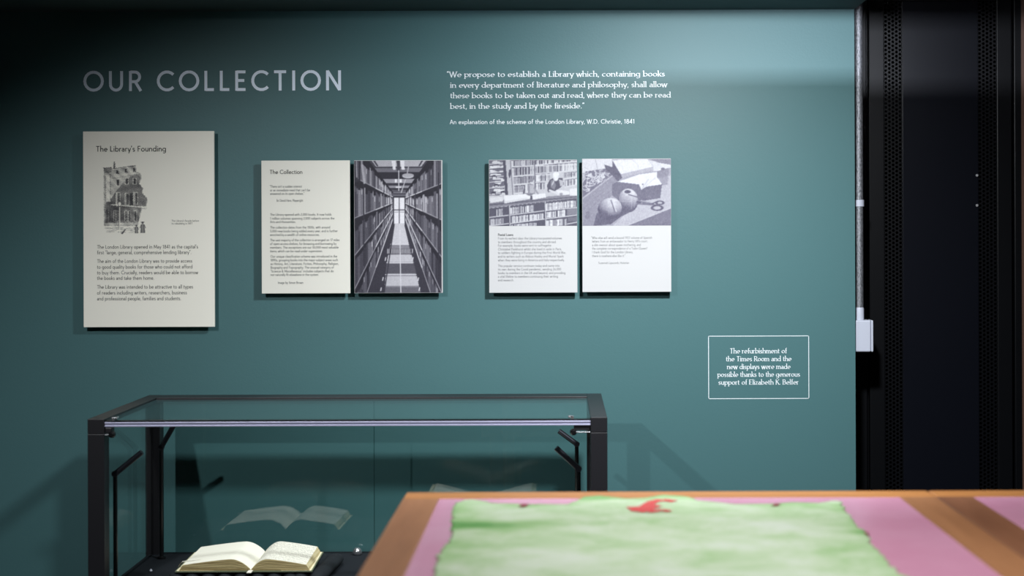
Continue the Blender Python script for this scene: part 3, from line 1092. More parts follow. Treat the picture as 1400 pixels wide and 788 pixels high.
# ------------------------------------------------------------------ vinyl lettering on the wall
VD = WALL - 0.0008
cw = P(290, 123.3, VD)
t = thing('wall_heading', (cw.x, WALL, cw.z), 'large silver-blue capitals reading OUR COLLECTION, high on the teal wall', 'lettering')
q, nat = word_shape('OUR COLLECTION', 'sans', .145)
HX0, HX1, HB, HCAP = 114.3, 467.0, 124.2, 27.4
k_h = HCAP * VD / F
adv_tot = sum(GL[ch][0] for ch in 'OUR COLLECTION')
W_h = (HX1 - HX0) * VD / F
sx = k_h * 1.0
gap = (W_h - adv_tot * sx) / 13
c0 = P((HX0 + HX1) / 2, HB, VD)
pen = c0.x - W_h / 2
for ch in 'OUR COLLECTION':
    qs, _ = word_shape(ch, 'sans', .145)
    if qs:
        mb = MB()
        for i, k in enumerate(qs):
            mb.add([(pen + x * sx, VD - 1.5e-5 * (i % 23), c0.z + y * k_h) for x, y in k], [(0, 1, 2, 3)])
        mb.build('letter', M_head, t, fix=False)
    pen += GL[ch][0] * sx + gap

cw = P(760, 130, VD)
t = thing('wall_quotation', (cw.x, WALL, cw.z), 'white serif quotation about establishing a Library, written directly on the teal wall', 'lettering')
lines([("\u201cWe propose to establish a Library which, containing books", 610.8, 909, 105, 7.6),
       ("in every department of literature and philosophy, shall allow", 615.5, 912, 119.6, 7.6),
       ("these books to be taken out and read, where they can be read", 615.5, 917, 133.9, 7.6),
       ("best, in the study and by the fireside.\u201d", 615.5, 799, 148.6, 7.6)], 'quotation', M_vinyl, t, VD, 'serif', .135)
lines([("An explanation of the scheme of the London Library, W.D. Christie, 1841", 615, 867.7, 169.4, 6.0)], 'attribution', M_vinyl, t, VD, 'sans', .125)

cw = P(1037, 502.5, VD)
t = thing('donor_notice', (cw.x, WALL, cw.z), 'thin white outlined box thanking a donor for the refurbishment, on the teal wall', 'lettering')
a, b = P(968.4, 502.5, VD), P(1106.2, 502.5, VD)
hh = 43.2 * VD / F
lw_ = 0.85 * VD / F
mb = MB()
for x0, x1, z0, z1 in ((a.x, b.x, hh - lw_, hh), (a.x, b.x, -hh, -hh + lw_), (a.x, a.x + lw_, -hh, hh), (b.x - lw_, b.x, -hh, hh)):
    mb.add([(x0, VD, cw.z + z0), (x1, VD, cw.z + z0), (x1, VD, cw.z + z1), (x0, VD, cw.z + z1)], [(0, 1, 2, 3)])
mb.build('outline', M_vinyl, t, fix=False)
lines([("The refurbishment of", 997.9, 1075.7, 483.4, 7.0), ("the Times Room and the", 992.5, 1082, 494.2, 7.0),
       ("new displays were made", 994, 1080.7, 504.9, 7.0), ("possible thanks to the generous", 981, 1093.8, 515.5, 7.0),
       ("support of Elizabeth K. Belfer", 982.3, 1091.9, 526.2, 7.0)], 'notice_text', M_vinyl, t, VD, 'serif', .14)

# ------------------------------------------------------------------ conduit and box on the wall's end
yc = WALL + 0.05
pc = P(1174.6, 340, yc)
rc = 5.6 * yc / F
t = thing('steel_conduit', (pc.x, yc, P(1174, 430, yc).z), 'upright galvanised steel conduit at the right end of the teal wall', 'conduit')
zt = P(1175, 424, yc).z
MB().tube((pc.x, yc, zt), (pc.x, yc, CEIL), rc, n=24).build('pipe', M_galv, t, smooth=True)
za, zb = P(1175, 438, yc).z, P(1175, 420.5, yc).z
MB().lathe((pc.x, yc, za), (0, 0, 1), [(rc * 1.12, 0), (rc * 1.12, zb - za - .004), (rc * 1.02, zb - za)], 24).build('coupler', M_wplast, t, smooth=True)
zs0, zs1 = P(1175, 282.5, yc).z, P(1175, 273.5, yc).z
sd = MB()
sd.lathe((pc.x, yc, zs0), (0, 0, 1), [(rc * 1.25, 0), (rc * 1.25, zs1 - zs0)], 24)
sd.box(WX, pc.x, yc - .009, yc + .009, zs0 + .003, zs1 - .003)
sd.build('pipe_clip', M_wplast, t, smooth=True)
b0, b1 = P(1169.4, 480.5, yc), P(1191.5, 437.5, yc)
t = thing('junction_box', ((b0.x + b1.x) / 2, yc, b0.z), 'small white plastic junction box below the steel conduit', 'junction box')
MB().box(WX, b1.x - .008, yc - .03, yc + .03, b0.z, b1.z).build('body', M_wplast, t, bevel=.004)
MB().box(b1.x - .0072, b1.x, yc - .03, yc + .03, b0.z, b1.z).build('lid', M_wplast, t, bevel=.003)

# ------------------------------------------------------------------ black server cabinets right of the wall
DR = 5.06
RT = 2.36
pitch = 5.62 * DR / F
Rh = pitch / math.sqrt(3)


def perforated(x0, x1, z0, z1, y):
    """sheet of hexagonal cells, each with a hole through its thickness"""
    mb = MB()
    nc = max(1, int(round((x1 - x0) / (1.5 * Rh))))
    for i in range(nc):
        cx = x0 + (i + .5) * (x1 - x0) / nc
        cz = z0 + pitch * (0.5 if i % 2 else 1.0)
        while cz < z1:
            vs, fs = [], []
            for rr, yy in ((Rh * 1.02, y), (Rh * .66, y), (Rh * .60, y + .0015), (Rh * .60, y + .004)):
                for k in range(6):
                    t_ = k * PI / 3
                    vs.append((cx + rr * math.cos(t_), yy, cz + rr * math.sin(t_)))
            for l in range(3):
                for k in range(6):
                    j = (k + 1) % 6
                    fs.append((l * 6 + k, l * 6 + j, (l + 1) * 6 + j, (l + 1) * 6 + k))
            mb.add(vs, fs)
            cz += pitch
    return mb


def X5(px):
    return (px - PX + 0.6) * DR / F


def cabinet(xl, s1, s2, s3, s4, xr, label):
    t = thing('server_cabinet', ((xl + xr) / 2, DR + .4, 0), label, 'cabinet')
    body = MB()
    body.box(xl, xl + .02, DR + .03, DR + .85, .03, RT)
    body.box(xr - .02, xr, DR + .03, DR + .85, .03, RT)
    body.box(xl, xr, DR + .83, DR + .85, .03, RT)
    body.box(xl, xr, DR + .03, DR + .85, RT - .03, RT)
    body.box(xl, xr, DR + .03, DR + .85, .0, .05)
    body.build('carcass', M_rack, t, bevel=.002)
    d = MB()
    d.box(xl + .004, s1, DR, DR + .028, .06, RT - .01)
    d.box(s4, xr - .003, DR, DR + .028, .06, RT - .01)
    d.box(s1, s4, DR, DR + .028, RT - .09, RT - .01)
    d.box(s1, s4, DR, DR + .028, .06, .14)
    door = d.build('door', M_rack, t, bevel=.0025)
    MB().box(s2, s3, DR - .001, DR + .02, .14, RT - .09).build('door_panel', M_rackglass, door, bevel=.002)
    perforated(s1, s2, .14, RT - .09, DR + .004).build('perforated_strip', M_rack, door, fix=False)
    perforated(s3, s4, .14, RT - .09, DR + .004).build('perforated_strip', M_rack, door, fix=False)
    return t, door


xl = X5(1186.5)
t, door = cabinet(xl, X5(1209), X5(1233.5), X5(1337.5), X5(1363), X5(1384.5), 'tall black server cabinet whose door has two perforated strips, beside the conduit')
for px, py in ((1335.6, 240), (1335.6, 281)):
    p = P(px, py, DR)
    MB().lathe((p.x, DR - .001, p.z), (0, -1, 0), [(.0045, 0), (.0045, .002), (.003, .0035)], 16).build('screw', M_screw, door, smooth=True)
# filler post between the wall and the cabinet
fp = MB().box(WX - .02, xl - .003, DR + .01, DR + .05, 0, RT).build('black_upright', M_rack, org=((WX + xl) / 2, DR + .03, 0), bevel=.002)
tag(fp, 'narrow black upright in the gap between the teal wall and the server cabinet', 'upright')
xl2 = X5(1385)
t2_, d2_ = cabinet(xl2, xl2 + .05, xl2 + .108, xl2 + .352, xl2 + .41, xl2 + .46, 'second black server cabinet, only its edge showing at the photo\'s right border')

M_brown = mat('brown_reflection', (92, 66, 54), .5)  # brown strip whose colour stands in for a reflection on the cabinet edge
MB().box(X5(1396), X5(1404), DR - .004, DR - .0005, .06, RT - .012).build('reflection_strip', M_brown, d2_)

# ------------------------------------------------------------------ glass display case
YF, YR = 4.0, 4.6
XL, XR = -1.243, .124
ZT = 1.017
PW = .044
ZD = .543
t = case = thing('display_case', ((XL + XR) / 2, (YF + YR) / 2, 0), 'long glass display case with black metal frame against the teal wall', 'display case')
for x in (XL, XR - PW):
    for y, n in ((YF, 'front'), (YR - PW, 'rear')):
        MB().box(x, x + PW, y, y + PW, 0, ZT - (.040 if n == 'front' else .0161)).build('post', M_black, t, bevel=.0012)
    MB().box(x, x + PW, YF, YF + PW, ZT - .0393, ZT).build('corner_block', M_black, t, bevel=.0012)
    MB().box(x, x + PW, YF + PW, YR, ZT - .016, ZT).build('side_rail', M_black, t, bevel=.0012)
MB().box(XL + PW, XR - PW, YR - .085, YR, ZT - .011, ZT).build('rear_rail', M_black, t, bevel=.0012)
al = MB()
zs = P(480, 583.2, YF).z
al.box(XL + PW, XR - PW, YF + .006, YF + .012, zs, zs + .0125)
al.box(XL + PW, XR - PW, YF + .003, YF + .006, zs, zs + .0042)
al.box(XL + PW, XR - PW, YF + .003, YF + .006, zs + .0078, zs + .0125)
al.build('front_strip', M_alu, t, bevel=.0008)
MB().box(XL + PW, XR - PW, YF + .004, YF + .02, zs + .0128, zs + .0165).build('front_seal', M_rod, t)
MB().box(XL + PW - .002, XR - PW + .002, YF + .02, YR - .083, ZT - .0095, ZT - .003).build('top_glass', M_glass, t)
MB().box(XL + PW - .001, XR - PW + .001, YF + .014, YF + .02, ZD, zs - .001).build('front_glass', M_glass, t)
xm = (XL + XR) / 2
for x0, x1 in ((XL + PW, xm - .0012), (xm + .0012, XR - PW)):
    MB().box(x0, x1, YR - .03, YR - .022, ZD, ZT - .014).build('rear_glass', M_rearglass, t)
MB().box(xm - .0011, xm + .0011, YR - .0299, YR - .0221, ZD, ZT - .014).build('glass_seam', M_seam, t)
for x in (XL + .016, XR - .024):
    MB().box(x, x + .008, YF + PW, YR - PW, ZD, ZT - .016).build('side_glass', M_glass, t)
MB().box(XL + .006, XR - .006, YF + .006, YR - .006, ZD - .05, ZD).build('deck', M_deck, t, bevel=.002)
pl = MB()
pl.box(XL + .005, XR - .005, YF + .004, YF + .02, .08, ZD - .051)
pl.box(XL + .005, XR - .005, YR - .02, YR - .004, .08, ZD - .051)
pl.box(XL + .005, XL + .02, YF + .02, YR - .02, .08, ZD - .051)
pl.box(XR - .02, XR - .005, YF + .02, YR - .02, .08, ZD - .051)
pl.build('base_cabinet', M_black, t)
# hinge pins under the two front corner blocks
for s, px, py in ((1, 153.5, 594.5), (-1, 784.5, 591)):
    p = P(px, py, YF + .01)
    xw = XL + PW if s > 0 else XR - PW
    h = MB().box(min(xw, p.x), max(xw, p.x + 0), YF + .008, YF + .03, p.z + .004, p.z + .018).build('hinge', M_black, t, bevel=.002)
    MB().tube((xw, YF + .006, p.z), (p.x, YF + .006, p.z), .0016, n=12).build('pin', M_chrome, h, smooth=True)
    MB().lathe((p.x - .001, YF + .012, p.z), (0, -1, 0), [(.004, -.008), (.0085, -.006), (.0095, 0), (.0085, .006), (.005, .010)], 24).build('knob', M_rod, h, smooth=True)
    pz = P(px, 576 if s > 0 else 573, YF + .02)
    g = MB()
    g.box(pz.x - .004 + s * .004, pz.x + .004 + s * .004, YF + .012, YF + .02, zs + .005, zs + .024)
    g.box(pz.x - .006 + s * .009, pz.x + .006 + s * .009, YF + .012, YF + .03, zs + .019, zs + .024)
    g.build('glass_clip', M_chrome, t, bevel=.0012)
# glass-bond plates under the rear of the lid
for px0, px1, py in ((221, 249, 561), (772, 799, 561)):
    a, b = P(px0, py, YR - .035), P(px1, py, YR - .035)
    MB().box(a.x, b.x, YR - .036, YR - .0305, a.z - .015, a.z + .014).build('glass_plate', M_glass, t)
# chrome knob standing on the deck
p = P(488.5, 754.8, 4.545)
kb = MB()
prof = [(.0085, 0), (.0085, .0025)] + [(.0145 * math.cos(R(a)), .008 + .0145 * math.sin(R(a))) for a in range(-24, 91, 9)]
kb.lathe((p.x, 4.545, ZD), (0, 0, 1), [(max(r, .0004), h) for r, h in prof], 32)
o = kb.build('chrome_knob', M_chrome, org=(p.x, 4.545, ZD), smooth=True)
tag(o, 'round chrome knob standing on the black floor of the display case', 'knob')

# light wands in the case corners
def wand(px, d, py_bend, tip, dy, label):
    pb = P(px, py_bend, d)
    tp = P(tip[0], tip[1], d + dy)
    t = thing('light_wand', (pb.x, d, ZD), label, 'lamp', 'black light wands inside the display case')
    MB().lathe((pb.x, d, ZD), (0, 0, 1), [(.012, 0), (.012, .006), (.007, .008)], 20).build('foot', M_rod, t, smooth=True)
    MB().tube((pb.x, d, ZD + .007), pb, .0058, n=20).build('stem', M_rod, t, smooth=True)
    w = (tp - pb).normalized()
    hd = MB()
    hd.tube(pb - w * .006, tp, .0076, n=20)
    hd.tube(pb + Vector((0, -.007, 0)), pb + Vector((0, .007, 0)), .0085, n=16)
    hd.build('lamp_head', M_head_metal, t, smooth=True)
    return t


wand(157.5, 4.09, 648, (194, 618.5), 0.0, 'black light wand in the front left corner of the display case')
wand(220.5, 4.50, 612, (238, 581), -.06, 'black light wand in the rear left corner of the display case')
wand(791, 4.09, 641, (760, 612.5), 0.0, 'black light wand in the front right corner of the display case')
wand(788.5, 4.50, 607.5, (764, 589.5), 0.0, 'black light wand in the rear right corner of the display case')

# ------------------------------------------------------------------ open book on a ribbed cushion
ZB = ZD + .0345
YB0, YB1 = 4.165, 4.405
XG = -.848
t = thing('cushion', (-.85, 4.29, ZD), 'black ribbed cushion under the open book in the display case', 'cushion')
x = -1.055
i = 0
while x < -.635:
    rr = .0235
    rows = []
    for k in range(25):
        y = YB0 - .018 + (YB1 - YB0 + .055) * k / 24
        e = min(1.0, min(k, 24 - k) / 3.0) ** .5
        e = .35 + .65 * e
        sh = (.000 if x < -.7 else -.02) * (1 - k / 24)
        ring = []
        for q_ in range(16):
            a_ = 2 * PI * q_ / 16
            ring.append((x + sh + rr * 1.02 * e * math.cos(a_), y, ZD + .0165 + .0165 * e * math.sin(a_) * (1 + .03 * math.sin(k * 2.1 + x * 40))))
        rows.append(ring)
    MB().loft(rows).build('roll', M_cush, t, smooth='all')
    x += .045
    i += 1

M_fore = mat('page_edges', (196, 176, 130), 0.9, spec=0.1, mottle=((3, 3, 700), (118, 96, 58), .44, .6))
M_forer = mat('fore_edge', (222, 208, 168), 0.9, spec=0.1, mottle=((500, 3, 3), (176, 158, 112), .44, .62))
# right-hand page carries faint handwriting
M_pagew = mat('handwritten_paper', (236, 232, 220), 0.85, spec=0.2)
nt = M_pagew.node_tree
bs = nt.nodes['Principled BSDF']
tc = nt.nodes.new('ShaderNodeTexCoord')
mp = nt.nodes.new('ShaderNodeMapping')
mp.inputs['Scale'].default_value = (520, 70, 0)
nz = nt.nodes.new('ShaderNodeTexNoise')
nz.inputs['Scale'].default_value = 1.0
nz.inputs['Detail'].default_value = 1.0
wv = nt.nodes.new('ShaderNodeTexWave')
wv.bands_direction = 'Y'
wv.inputs['Scale'].default_value = 22.0
ml = nt.nodes.new('ShaderNodeMath')
ml.operation = 'MULTIPLY'
rp = nt.nodes.new('ShaderNodeValToRGB')
rp.color_ramp.elements[0].position = .34
rp.color_ramp.elements[1].position = .5
rp.color_ramp.elements[0].color = col4((236, 232, 220))
rp.color_ramp.elements[1].color = col4((150, 146, 140))
nt.links.new(tc.outputs['Object'], mp.inputs[0])
nt.links.new(mp.outputs[0], nz.inputs['Vector'])
nt.links.new(tc.outputs['Object'], wv.inputs['Vector'])
nt.links.new(nz.outputs['Fac'], ml.inputs[0])
nt.links.new(wv.outputs['Fac'], ml.inputs[1])
nt.links.new(ml.outputs[0], rp.inputs[0])
nt.links.new(rp.outputs[0], bs.inputs['Base Color'])


def open_book(t, xg, y0, y1, zb, wl, wr, hump, cov, rise=None, skew=0.0, write_right=True):
    """two page blocks that dip into the gutter, each on a cover board; rise(s) lifts the boards outwards"""
    rise = rise or (lambda s: 0.0)
    N = 26

    def prof(s, w):
        # height of the top page over its board at distance s (0 gutter .. 1 fore edge)
        r = min(1.0, s / .30)
        up = math.sin(r * PI / 2) ** .8
        dn = 1.0 - .52 * max(0.0, (s - .3) / .7) ** 1.25
        return .0016 + hump * up * dn
    for sgn, w in ((-1, wl), (1, wr)):
        nm = M_pagew if (sgn > 0 and write_right) else M_page
        top, front, back = [], [], []
        xs = [(i / N) ** 1.3 for i in range(N + 1)]
        wf = w * .955
        def pt(s, y, h, wide):
            return (xg + skew * (y - y0) + sgn * s * wide, y, zb + .003 + rise(s * wide) + h)
        # each block: top sheet, two end faces of leaf edges, fore edge
        MB().grid([[pt(s, y, prof(s, w), w * .90) for s in xs] for y in [y0 + (y1 - y0) * k / 8 for k in range(9)]]).build('page', nm, t, smooth='all')
        for y in (y0, y1):
            e = MB()
            rows = []
            for k in range(9):
                f = k / 8
                rows.append([pt(s, y + (-.0006 if k % 2 and y == y0 else 0), prof(s, w) * f, w * (.955 - .055 * f)) for s in xs])
            e.grid(rows)
            e.build('page_edges', M_fore, t)
        fe = MB()
        fe.grid([[pt(1.0, y, prof(1.0, w) * k / 6, w * (.955 - .055 * k / 6)) for k in range(7)] for y in (y0, y1)])
        fe.build('fore_edge', M_forer, t)
        # cover board
        b = MB()
        for (ya, yb, ex, z0, z1) in ((y0 - .004, y1 + .004, w, -.003, .0),):
            pts = [0, .25, .5, .75, 1.0]
            top_ = [[(xg + skew * (y - y0) + sgn * s * ex, y, zb + .0028 + rise(s * ex) + z1) for s in pts] for y in (ya, yb)]
            bot_ = [[(xg + skew * (y - y0) + sgn * s * ex, y, zb + .0028 + rise(s * ex) + z0) for s in pts] for y in (ya, yb)]
            b.loft([[top_[0][i], top_[1][i], bot_[1][i], bot_[0][i]] for i in range(5)])
        bo = b.build('cover_board', cov, t)
        l_ = MB()
        l_.grid([[(xg + skew * (y - y0) + sgn * s * (w - .003), y, zb + .0032 + rise(s * w)) for s in (.5, .75, 1.0)] for y in (y0 - .002, y1 + .002)])
        l_.build('endpaper', M_boardlin, bo)


t = thing('open_book', (XG, (YB0 + YB1) / 2, ZB), 'open old book with yellowed pages lying on the black ribbed cushion', 'book')
open_book(t, XG, YB0, YB1, ZB, .207, .168, .030, M_cover, skew=-.03)
# paper strap round the left pages and a marker in the gutter
st = MB()
sp = [P(236, 775.2, 4.20), P(262, 771.5, 4.215)]
zl = [ZB + .0135, ZB + .020]
st.grid([[(-1.058, y, ZB + .005), (-1.048, y, ZB + .0185), (-1.02, y, ZB + .0225), (-.995, y, ZB + .0255)] for y in (4.205, 4.216)])
st.build('paper_strap', M_page, t, smooth='all')
o = MB().box(XG - .006, XG + .006, YB0 - .03, YB0 + .02, ZB - .001 + .004, ZB + .0045).build('bookmark', M_page, t)

# second open book, hidden by the table, seen as a reflection in the rear glass
XB2 = -.247
crz = ZD + .075
t = thing('book_cradle', (XB2, 4.29, ZD), 'black V-shaped book cradle behind the table in the display case', 'book cradle')
cr = MB()
for s in (-1, 1):
    cr.loft([[(XB2 + s * .004, y, ZD + 0.0), (XB2 + s * .185, y, ZD + 0.0), (XB2 + s * .185, y, crz + .062), (XB2 + s * .004, y, crz)] for y in (4.18, 4.41)])
cr.build('cradle_body', M_rod, t)
t = thing('cradled_book', (XB2, 4.29, crz), 'open book on the black cradle, seen only as a reflection in the case glass', 'book')
open_book(t, XB2, 4.185, 4.405, crz + .004, .172, .172, .016, M_cover, rise=lambda s: s * .345, write_right=False)

# small white peg
p = P(206.3, 781, 4.318)
o = MB().lathe((p.x, 4.318, ZD), (0, 0, 1), [(.001, 0), (.0045, .004), (.0045, .005), (.0012, .0095)], 12).build('marker_peg', M_wplast, org=(p.x, 4.318, ZD))
tag(o, 'tiny white peg on the black case floor left of the open book', 'peg')

# ------------------------------------------------------------------ tables in front
TD = .52                          # eye height above the table tops
TZ = EYE - TD
YT = TD * F / (672.6 - PY)        # their rear edge
TB = 1.90                         # their near edge
BW = .072


def table(x0, x1, m_side_, m_back, label):
    t = thing('reading_table', ((x0 + x1) / 2, (YT + TB) / 2, 0), label, 'table', 'wooden tables with pink leather tops')
    th = .032
    for name_x0, name_x1 in ((x0, x0 + BW), (x1 - BW, x1)):
        MB().box(name_x0, name_x1, TB, YT - BW, TZ - th, TZ).build('top_border', m_side_, t, bevel=.002)
    MB().box(x0, x1, YT - BW + .0004, YT, TZ - th, TZ).build('top_border', m_back, t, bevel=.004)
    MB().box(x0 + BW + .0005, x1 - BW - .0005, TB, TB + BW, TZ - th, TZ).build('top_border', m_back, t, bevel=.002)
    MB().box(x0 + BW, x1 - BW, TB + BW, YT - BW, TZ - th + .004, TZ - .0012).build('leather_inset', M_pink, t)
    for xa, xb, ya, yb in ((x0 + .05, x1 - .05, YT - .075, YT - .05), (x0 + .05, x1 - .05, TB + .05, TB + .075), (x0 + .05, x0 + .075, TB + .075, YT - .075), (x1 - .075, x1 - .05, TB + .075, YT - .075)):
        MB().box(xa, xb, ya, yb, TZ - .15, TZ - th - .0005).build('apron', m_side_, t, bevel=.002)
    for xx in (x0 + .076, x1 - .076 - .055):
        for yy in (TB + .076, YT - .076 - .055):
            l = MB()
            l.loft([[(xx + a * .055, yy + b_ * .055, TZ - th - .001) for a, b_ in ((0, 0), (1, 0), (1, 1), (0, 1))],
                    [(xx + a * .055, yy + b_ * .055, TZ - .16) for a, b_ in ((0, 0), (1, 0), (1, 1), (0, 1))],
                    [(xx + .008 + a * .039, yy + .008 + b_ * .039, 0) for a, b_ in ((0, 0), (1, 0), (1, 1), (0, 1))]])
            l.build('leg', m_side_, t, bevel=.003)
    return t


TX0, TX1 = -.3105, .739
table(TX0, TX1, M_wood, M_wood_x, 'wooden table with pink leather top, spread with the green map, in front')
table(TX1 + .001, TX1 + 1.05, M_wood_d, M_wood_x, 'second wooden table with pink leather top, bare, at the photo\'s lower right corner')

# ------------------------------------------------------------------ green map sheet
def gp(px, py):
    u, v = px - PX, PY - py
    c_, s_ = math.cos(ROLL), math.sin(ROLL)
    uu, vv = u * c_ + v * s_, -u * s_ + v * c_
    d = TD * F / -vv
    return uu * d / F, d


top = [gp(480 + x / 2.917, 650 + y / 2.917) for x, y in ((415, 115), (450, 103), (490, 100), (560, 115), (700, 120), (870, 120), (930, 90), (990, 85), (1100, 97), (1170, 95), (1240, 82), (1330, 88), (1390, 105))]
top += [gp(920 + x / 2.917, 650 + y / 2.917) for x, y in ((250, 120), (400, 118), (480, 112), (580, 115), (640, 105), (668, 108))]
lft = [gp(480 + x / 2.917, 650 + y / 2.917) for x, y in ((335, 400), (348, 320), (385, 275), (400, 235), (402, 180), (415, 115))]
rgt = [gp(920 + x / 2.917, 650 + y / 2.917) for x, y in ((905, 400), (835, 330), (785, 270), (780, 240), (735, 205), (690, 150), (668, 108))]
lft = [(-.20, 2.06), (-.19, 2.2)] + lft
rgt = [(.60, 2.06), (.56, 2.2)] + rgt


def interp(pts, k, u):
    xs = [p[k] for p in pts]
    ys = [p[1 - k] for p in pts]
    return float(np.interp(u, xs, ys))


NU, NV = 150, 90
rows, depth = [], []
dl, dr = lft[-1][1], rgt[-1][1]
for j in range(NV + 1):
    v = j / NV
    row, dep = [], []
    for i in range(NU + 1):
        u = i / NU
        # far edge at this fraction, near edge at 2.06
        xt = top[0][0] + (top[-1][0] - top[0][0]) * u
        yt = interp(top, 0, xt)
        y = 2.06 + (yt - 2.06) * v
        xl_ = interp(lft, 1, min(y, dl))
        xr_ = interp(rgt, 1, min(y, dr))
        x = xl_ + (xr_ - xl_) * u + .0022 * math.sin(y * 61 + 2.2 * math.sin(y * 23 + u * 3) + u * 9) + .002 * math.sin(y * 143 + u * 5)
        e = min(u * 4, (1 - u) * 4, v * 2, (1 - v) * 4, .25) * 4
        z = TZ + .0014 + .0007 * (1 + math.sin(x * 17 + y * 5) * math.sin(y * 23 - x * 6)) * e
        row.append((x, y, z))
        dep.append(min(u * (xr_ - xl_), (1 - u) * (xr_ - xl_), (1 - v) * (yt - 2.06)))
    rows.append(row)
    depth.append(dep)
M_map = bpy.data.materials.new('green_map_paper')
M_map.use_nodes = True
nt = M_map.node_tree
bs = nt.nodes['Principled BSDF']
bs.inputs['Roughness'].default_value = .6
bs.inputs['Specular IOR Level'].default_value = .3
tc = nt.nodes.new('ShaderNodeTexCoord')
mp = nt.nodes.new('ShaderNodeMapping')
mp.inputs['Scale'].default_value = (6.5, 8, 5)
nz = nt.nodes.new('ShaderNodeTexNoise')
nz.inputs['Scale'].default_value = 1.0
nz.inputs['Detail'].default_value = 7.0
nz.inputs['Roughness'].default_value = .68
nz.inputs['Distortion'].default_value = .4
at = nt.nodes.new('ShaderNodeAttribute')
at.attribute_name = 'wash'
ad = nt.nodes.new('ShaderNodeMath')
ad.operation = 'ADD'
rp = nt.nodes.new('ShaderNodeValToRGB')
els = rp.color_ramp.elements
els[0].position = .36
els[0].color = col4((212, 224, 210))
els[1].position = 1.0
els[1].color = col4((98, 158, 84))
e_ = els.new(.50)
e_.color = col4((194, 214, 184))
e_ = els.new(.68)
e_.color = col4((160, 196, 142))
nt.links.new(tc.outputs['Object'], mp.inputs[0])
nt.links.new(mp.outputs[0], nz.inputs['Vector'])
nt.links.new(nz.outputs['Fac'], ad.inputs[0])
nt.links.new(at.outputs['Fac'], ad.inputs[1])
nt.links.new(ad.outputs[0], rp.inputs[0])
nt.links.new(rp.outputs[0], bs.inputs['Base Color'])
mc = ((TX0 + TX1) / 2, 2.5, TZ)
t = thing('map_sheet', mc, 'ragged-edged green map sheet with red marks lying on the pink table top', 'map')
mb = MB().grid(rows)
sheet = mb.build('sheet', M_map, t, smooth='all')
wash = []
for j in range(NV + 1):
    for i in range(NU + 1):
        x, y, z = rows[j][i]
        dd = depth[j][i]
        w_ = .16 * math.exp(-dd / .03)
        for (cx, cy, ax, ay, g) in ((-.15, 2.70, .11, .045, .34), (-.19, 2.86, .05, .05, .15), (.06, 2.98, .06, .03, .22), (.21, 3.0, .07, .02, .15), (.54, 2.63, .05, .022, .34), (.02, 2.72, .18, .03, .12), (.25, 2.8, .15, .05, .07)):
            w_ += g * math.exp(-((x - cx) / ax) ** 2 - ((y - cy) / ay) ** 2)
        wash.append(w_)
aw = sheet.data.attributes.new('wash', 'FLOAT', 'POINT')
aw.data.foreach_set('value', np.array(wash, dtype=np.float32))
sm = sheet.modifiers.new('thickness', 'SOLIDIFY')
sm.thickness = .0012
sm.offset = 0
M_red = mat('red_ink', (214, 84, 84), .6)
M_redd = mat('dark_red_ink', (140, 60, 66), .6)
mk = MB()
def stroke(mbx, pts, w):
    g_ = [gp(480 + x / 2.917, 650 + y / 2.917) for x, y in pts]
    stroke.k = getattr(stroke, 'k', 0) + 1
    z = TZ + .0034 + .00012 * stroke.k
    for (ax, ay), (bx, by) in zip(g_[:-1], g_[1:]):
        z += .00003
        dx, dy = bx - ax, by - ay
        L = math.hypot(dx, dy)
        nx, ny = -dy / L * w / 2, dx / L * w / 2
        mbx.add([(ax - nx, ay - ny, z), (bx - nx, by - ny, z), (bx + nx, by + ny, z), (ax + nx, ay + ny, z)], [(0, 1, 2, 3)])
stroke(mk, [(1130, 133), (1160, 150), (1178, 140)], .034)
stroke(mk, [(1135, 142), (1190, 150)], .04)
stroke(mk, [(1165, 138), (1200, 115), (1240, 105), (1290, 112)], .022)
stroke(mk, [(1178, 142), (1225, 128)], .02)
stroke(mk, [(1185, 155), (1240, 146), (1272, 152)], .016)
mk.build('red_marks', M_red, t)
for pts_, w_ in (([(675, 128), (702, 129)], .03), ([(1684, 126), (1706, 128)], .025), ([(2050, 241), (2064, 241)], .02)):
    mk = MB()
    stroke(mk, pts_, w_)
    mk.build('small_red_mark', M_redd, t)

# ------------------------------------------------------------------ lamps above the picture
def spot_head(loc, aim, label):
    loc, aim = Vector(loc), Vector(aim)
    w = (aim - loc).normalized()
    back = loc - w * .005
    t = thing('spotlight', (back.x, back.y, CEIL), label, 'lamp', 'ceiling spotlights')
    h = MB()
    h.lathe(back - w * .11, w, [(.02, 0), (.034, .006), (.036, .05), (.036, .10)], 24)
    h.build('lamp_head', M_fix, t, smooth=True)
    top_ = back - w * .07
    MB().tube(top_, (top_.x, top_.y, CEIL - .02), .007, n=12).build('stem', M_fix, t, smooth=True)
    MB().box(top_.x - .03, top_.x + .03, top_.y - .02, top_.y + .02, CEIL - .022, CEIL).build('track_adapter', M_fix, t, bevel=.003)


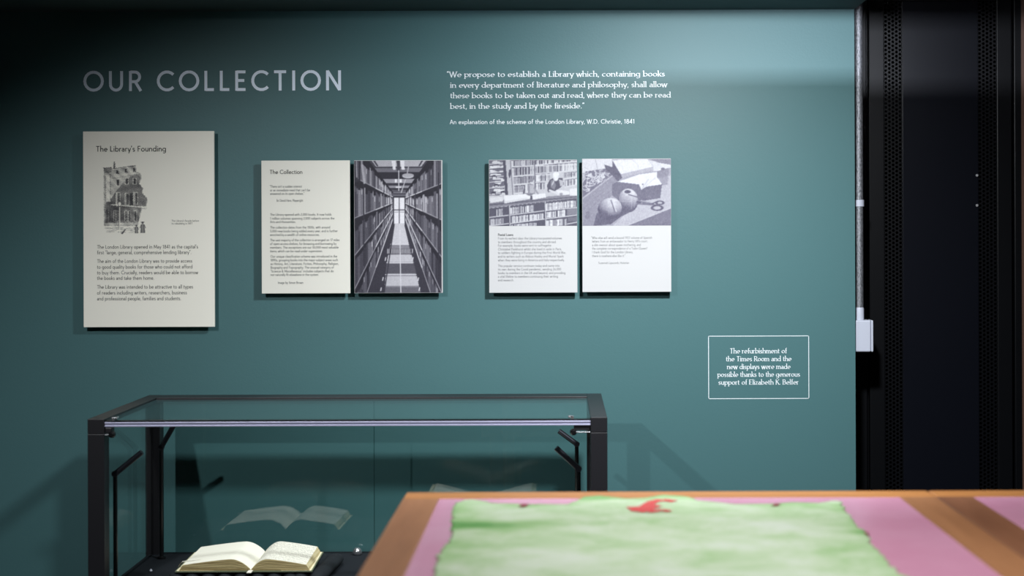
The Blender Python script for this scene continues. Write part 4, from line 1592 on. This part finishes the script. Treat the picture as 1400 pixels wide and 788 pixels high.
spot_head(SPOT_A, AIM_A, 'black ceiling spotlight aimed at the teal wall')
spot_head(SPOT_B, AIM_B, 'black ceiling spotlight aimed at the wall behind the display case')
spot_head(SPOT_D, AIM_D, 'added black spotlight, out of view above the display case, brightening the book')
wx0, wx1 = WASH.x - .32, WASH.x + .32
t = thing('wall_washer', (WASH.x, WASH.y, CEIL), 'black slotted wall washer hung from the ceiling', 'lamp')
LS = .65
zl = WASH.z - (WASH.z - P(1000, 105, WALL).z) / (WALL - WASH.y) * LS
hs = MB()
hs.box(wx0, wx1, WASH.y - .03, WASH.y - .015, WASH.z - .05, WASH.z + .05)
hs.build('housing', M_fix, t)
lo = MB()
z0_ = WASH.z - .03
lo.add([(wx0, WASH.y - .015, z0_), (wx1, WASH.y - .015, z0_), (wx1, WASH.y + LS, zl), (wx0, WASH.y + LS, zl),
        (wx0, WASH.y - .015, z0_ - .004), (wx1, WASH.y - .015, z0_ - .004), (wx1, WASH.y + LS, zl - .004), (wx0, WASH.y + LS, zl - .004)],
       [(0, 1, 2, 3), (7, 6, 5, 4), (0, 4, 5, 1), (1, 5, 6, 2), (2, 6, 7, 3), (3, 7, 4, 0)])
lo.build('lower_shade', M_fix, t)
zu = WASH.z + (P(1000, 19, WALL).z - WASH.z) / (WALL - WASH.y) * LS
up = MB()
z0_ = WASH.z + .03
up.add([(wx0, WASH.y - .015, z0_), (wx1, WASH.y - .015, z0_), (wx1, WASH.y + LS, zu), (wx0, WASH.y + LS, zu),
        (wx0, WASH.y - .015, z0_ + .004), (wx1, WASH.y - .015, z0_ + .004), (wx1, WASH.y + LS, zu + .004), (wx0, WASH.y + LS, zu + .004)],
       [(0, 1, 2, 3), (7, 6, 5, 4), (0, 4, 5, 1), (1, 5, 6, 2), (2, 6, 7, 3), (3, 7, 4, 0)])
up.build('upper_shade', M_fix, t)
for xx in (wx0 + .08, wx1 - .08):
    MB().tube((xx, WASH.y - .02, WASH.z + .05), (xx, WASH.y - .02, CEIL), .005, n=10).build('hanger', M_fix, t)
for i, (x, y) in enumerate(PANELS):
    t = thing('ceiling_light', (x, y, CEIL), ('square louvred ceiling light above the table with the map', 'square louvred ceiling light above the bare table', 'square louvred ceiling light above the camera side of the room')[i], 'lamp', 'square ceiling lights')
    fr = MB()
    for xa, xb, ya, yb in ((x - .30, x + .30, y - .30, y - .27), (x - .30, x + .30, y + .27, y + .30), (x - .30, x - .27, y - .27, y + .27), (x + .27, x + .30, y - .27, y + .27)):
        fr.box(xa, xb, ya, yb, CEIL - .05, CEIL)
    fr.build('frame', M_wplast, t)
    MB().box(x - .27, x + .27, y - .27, y + .27, CEIL - .02, CEIL - .012).build('diffuser', M_lamp, t)
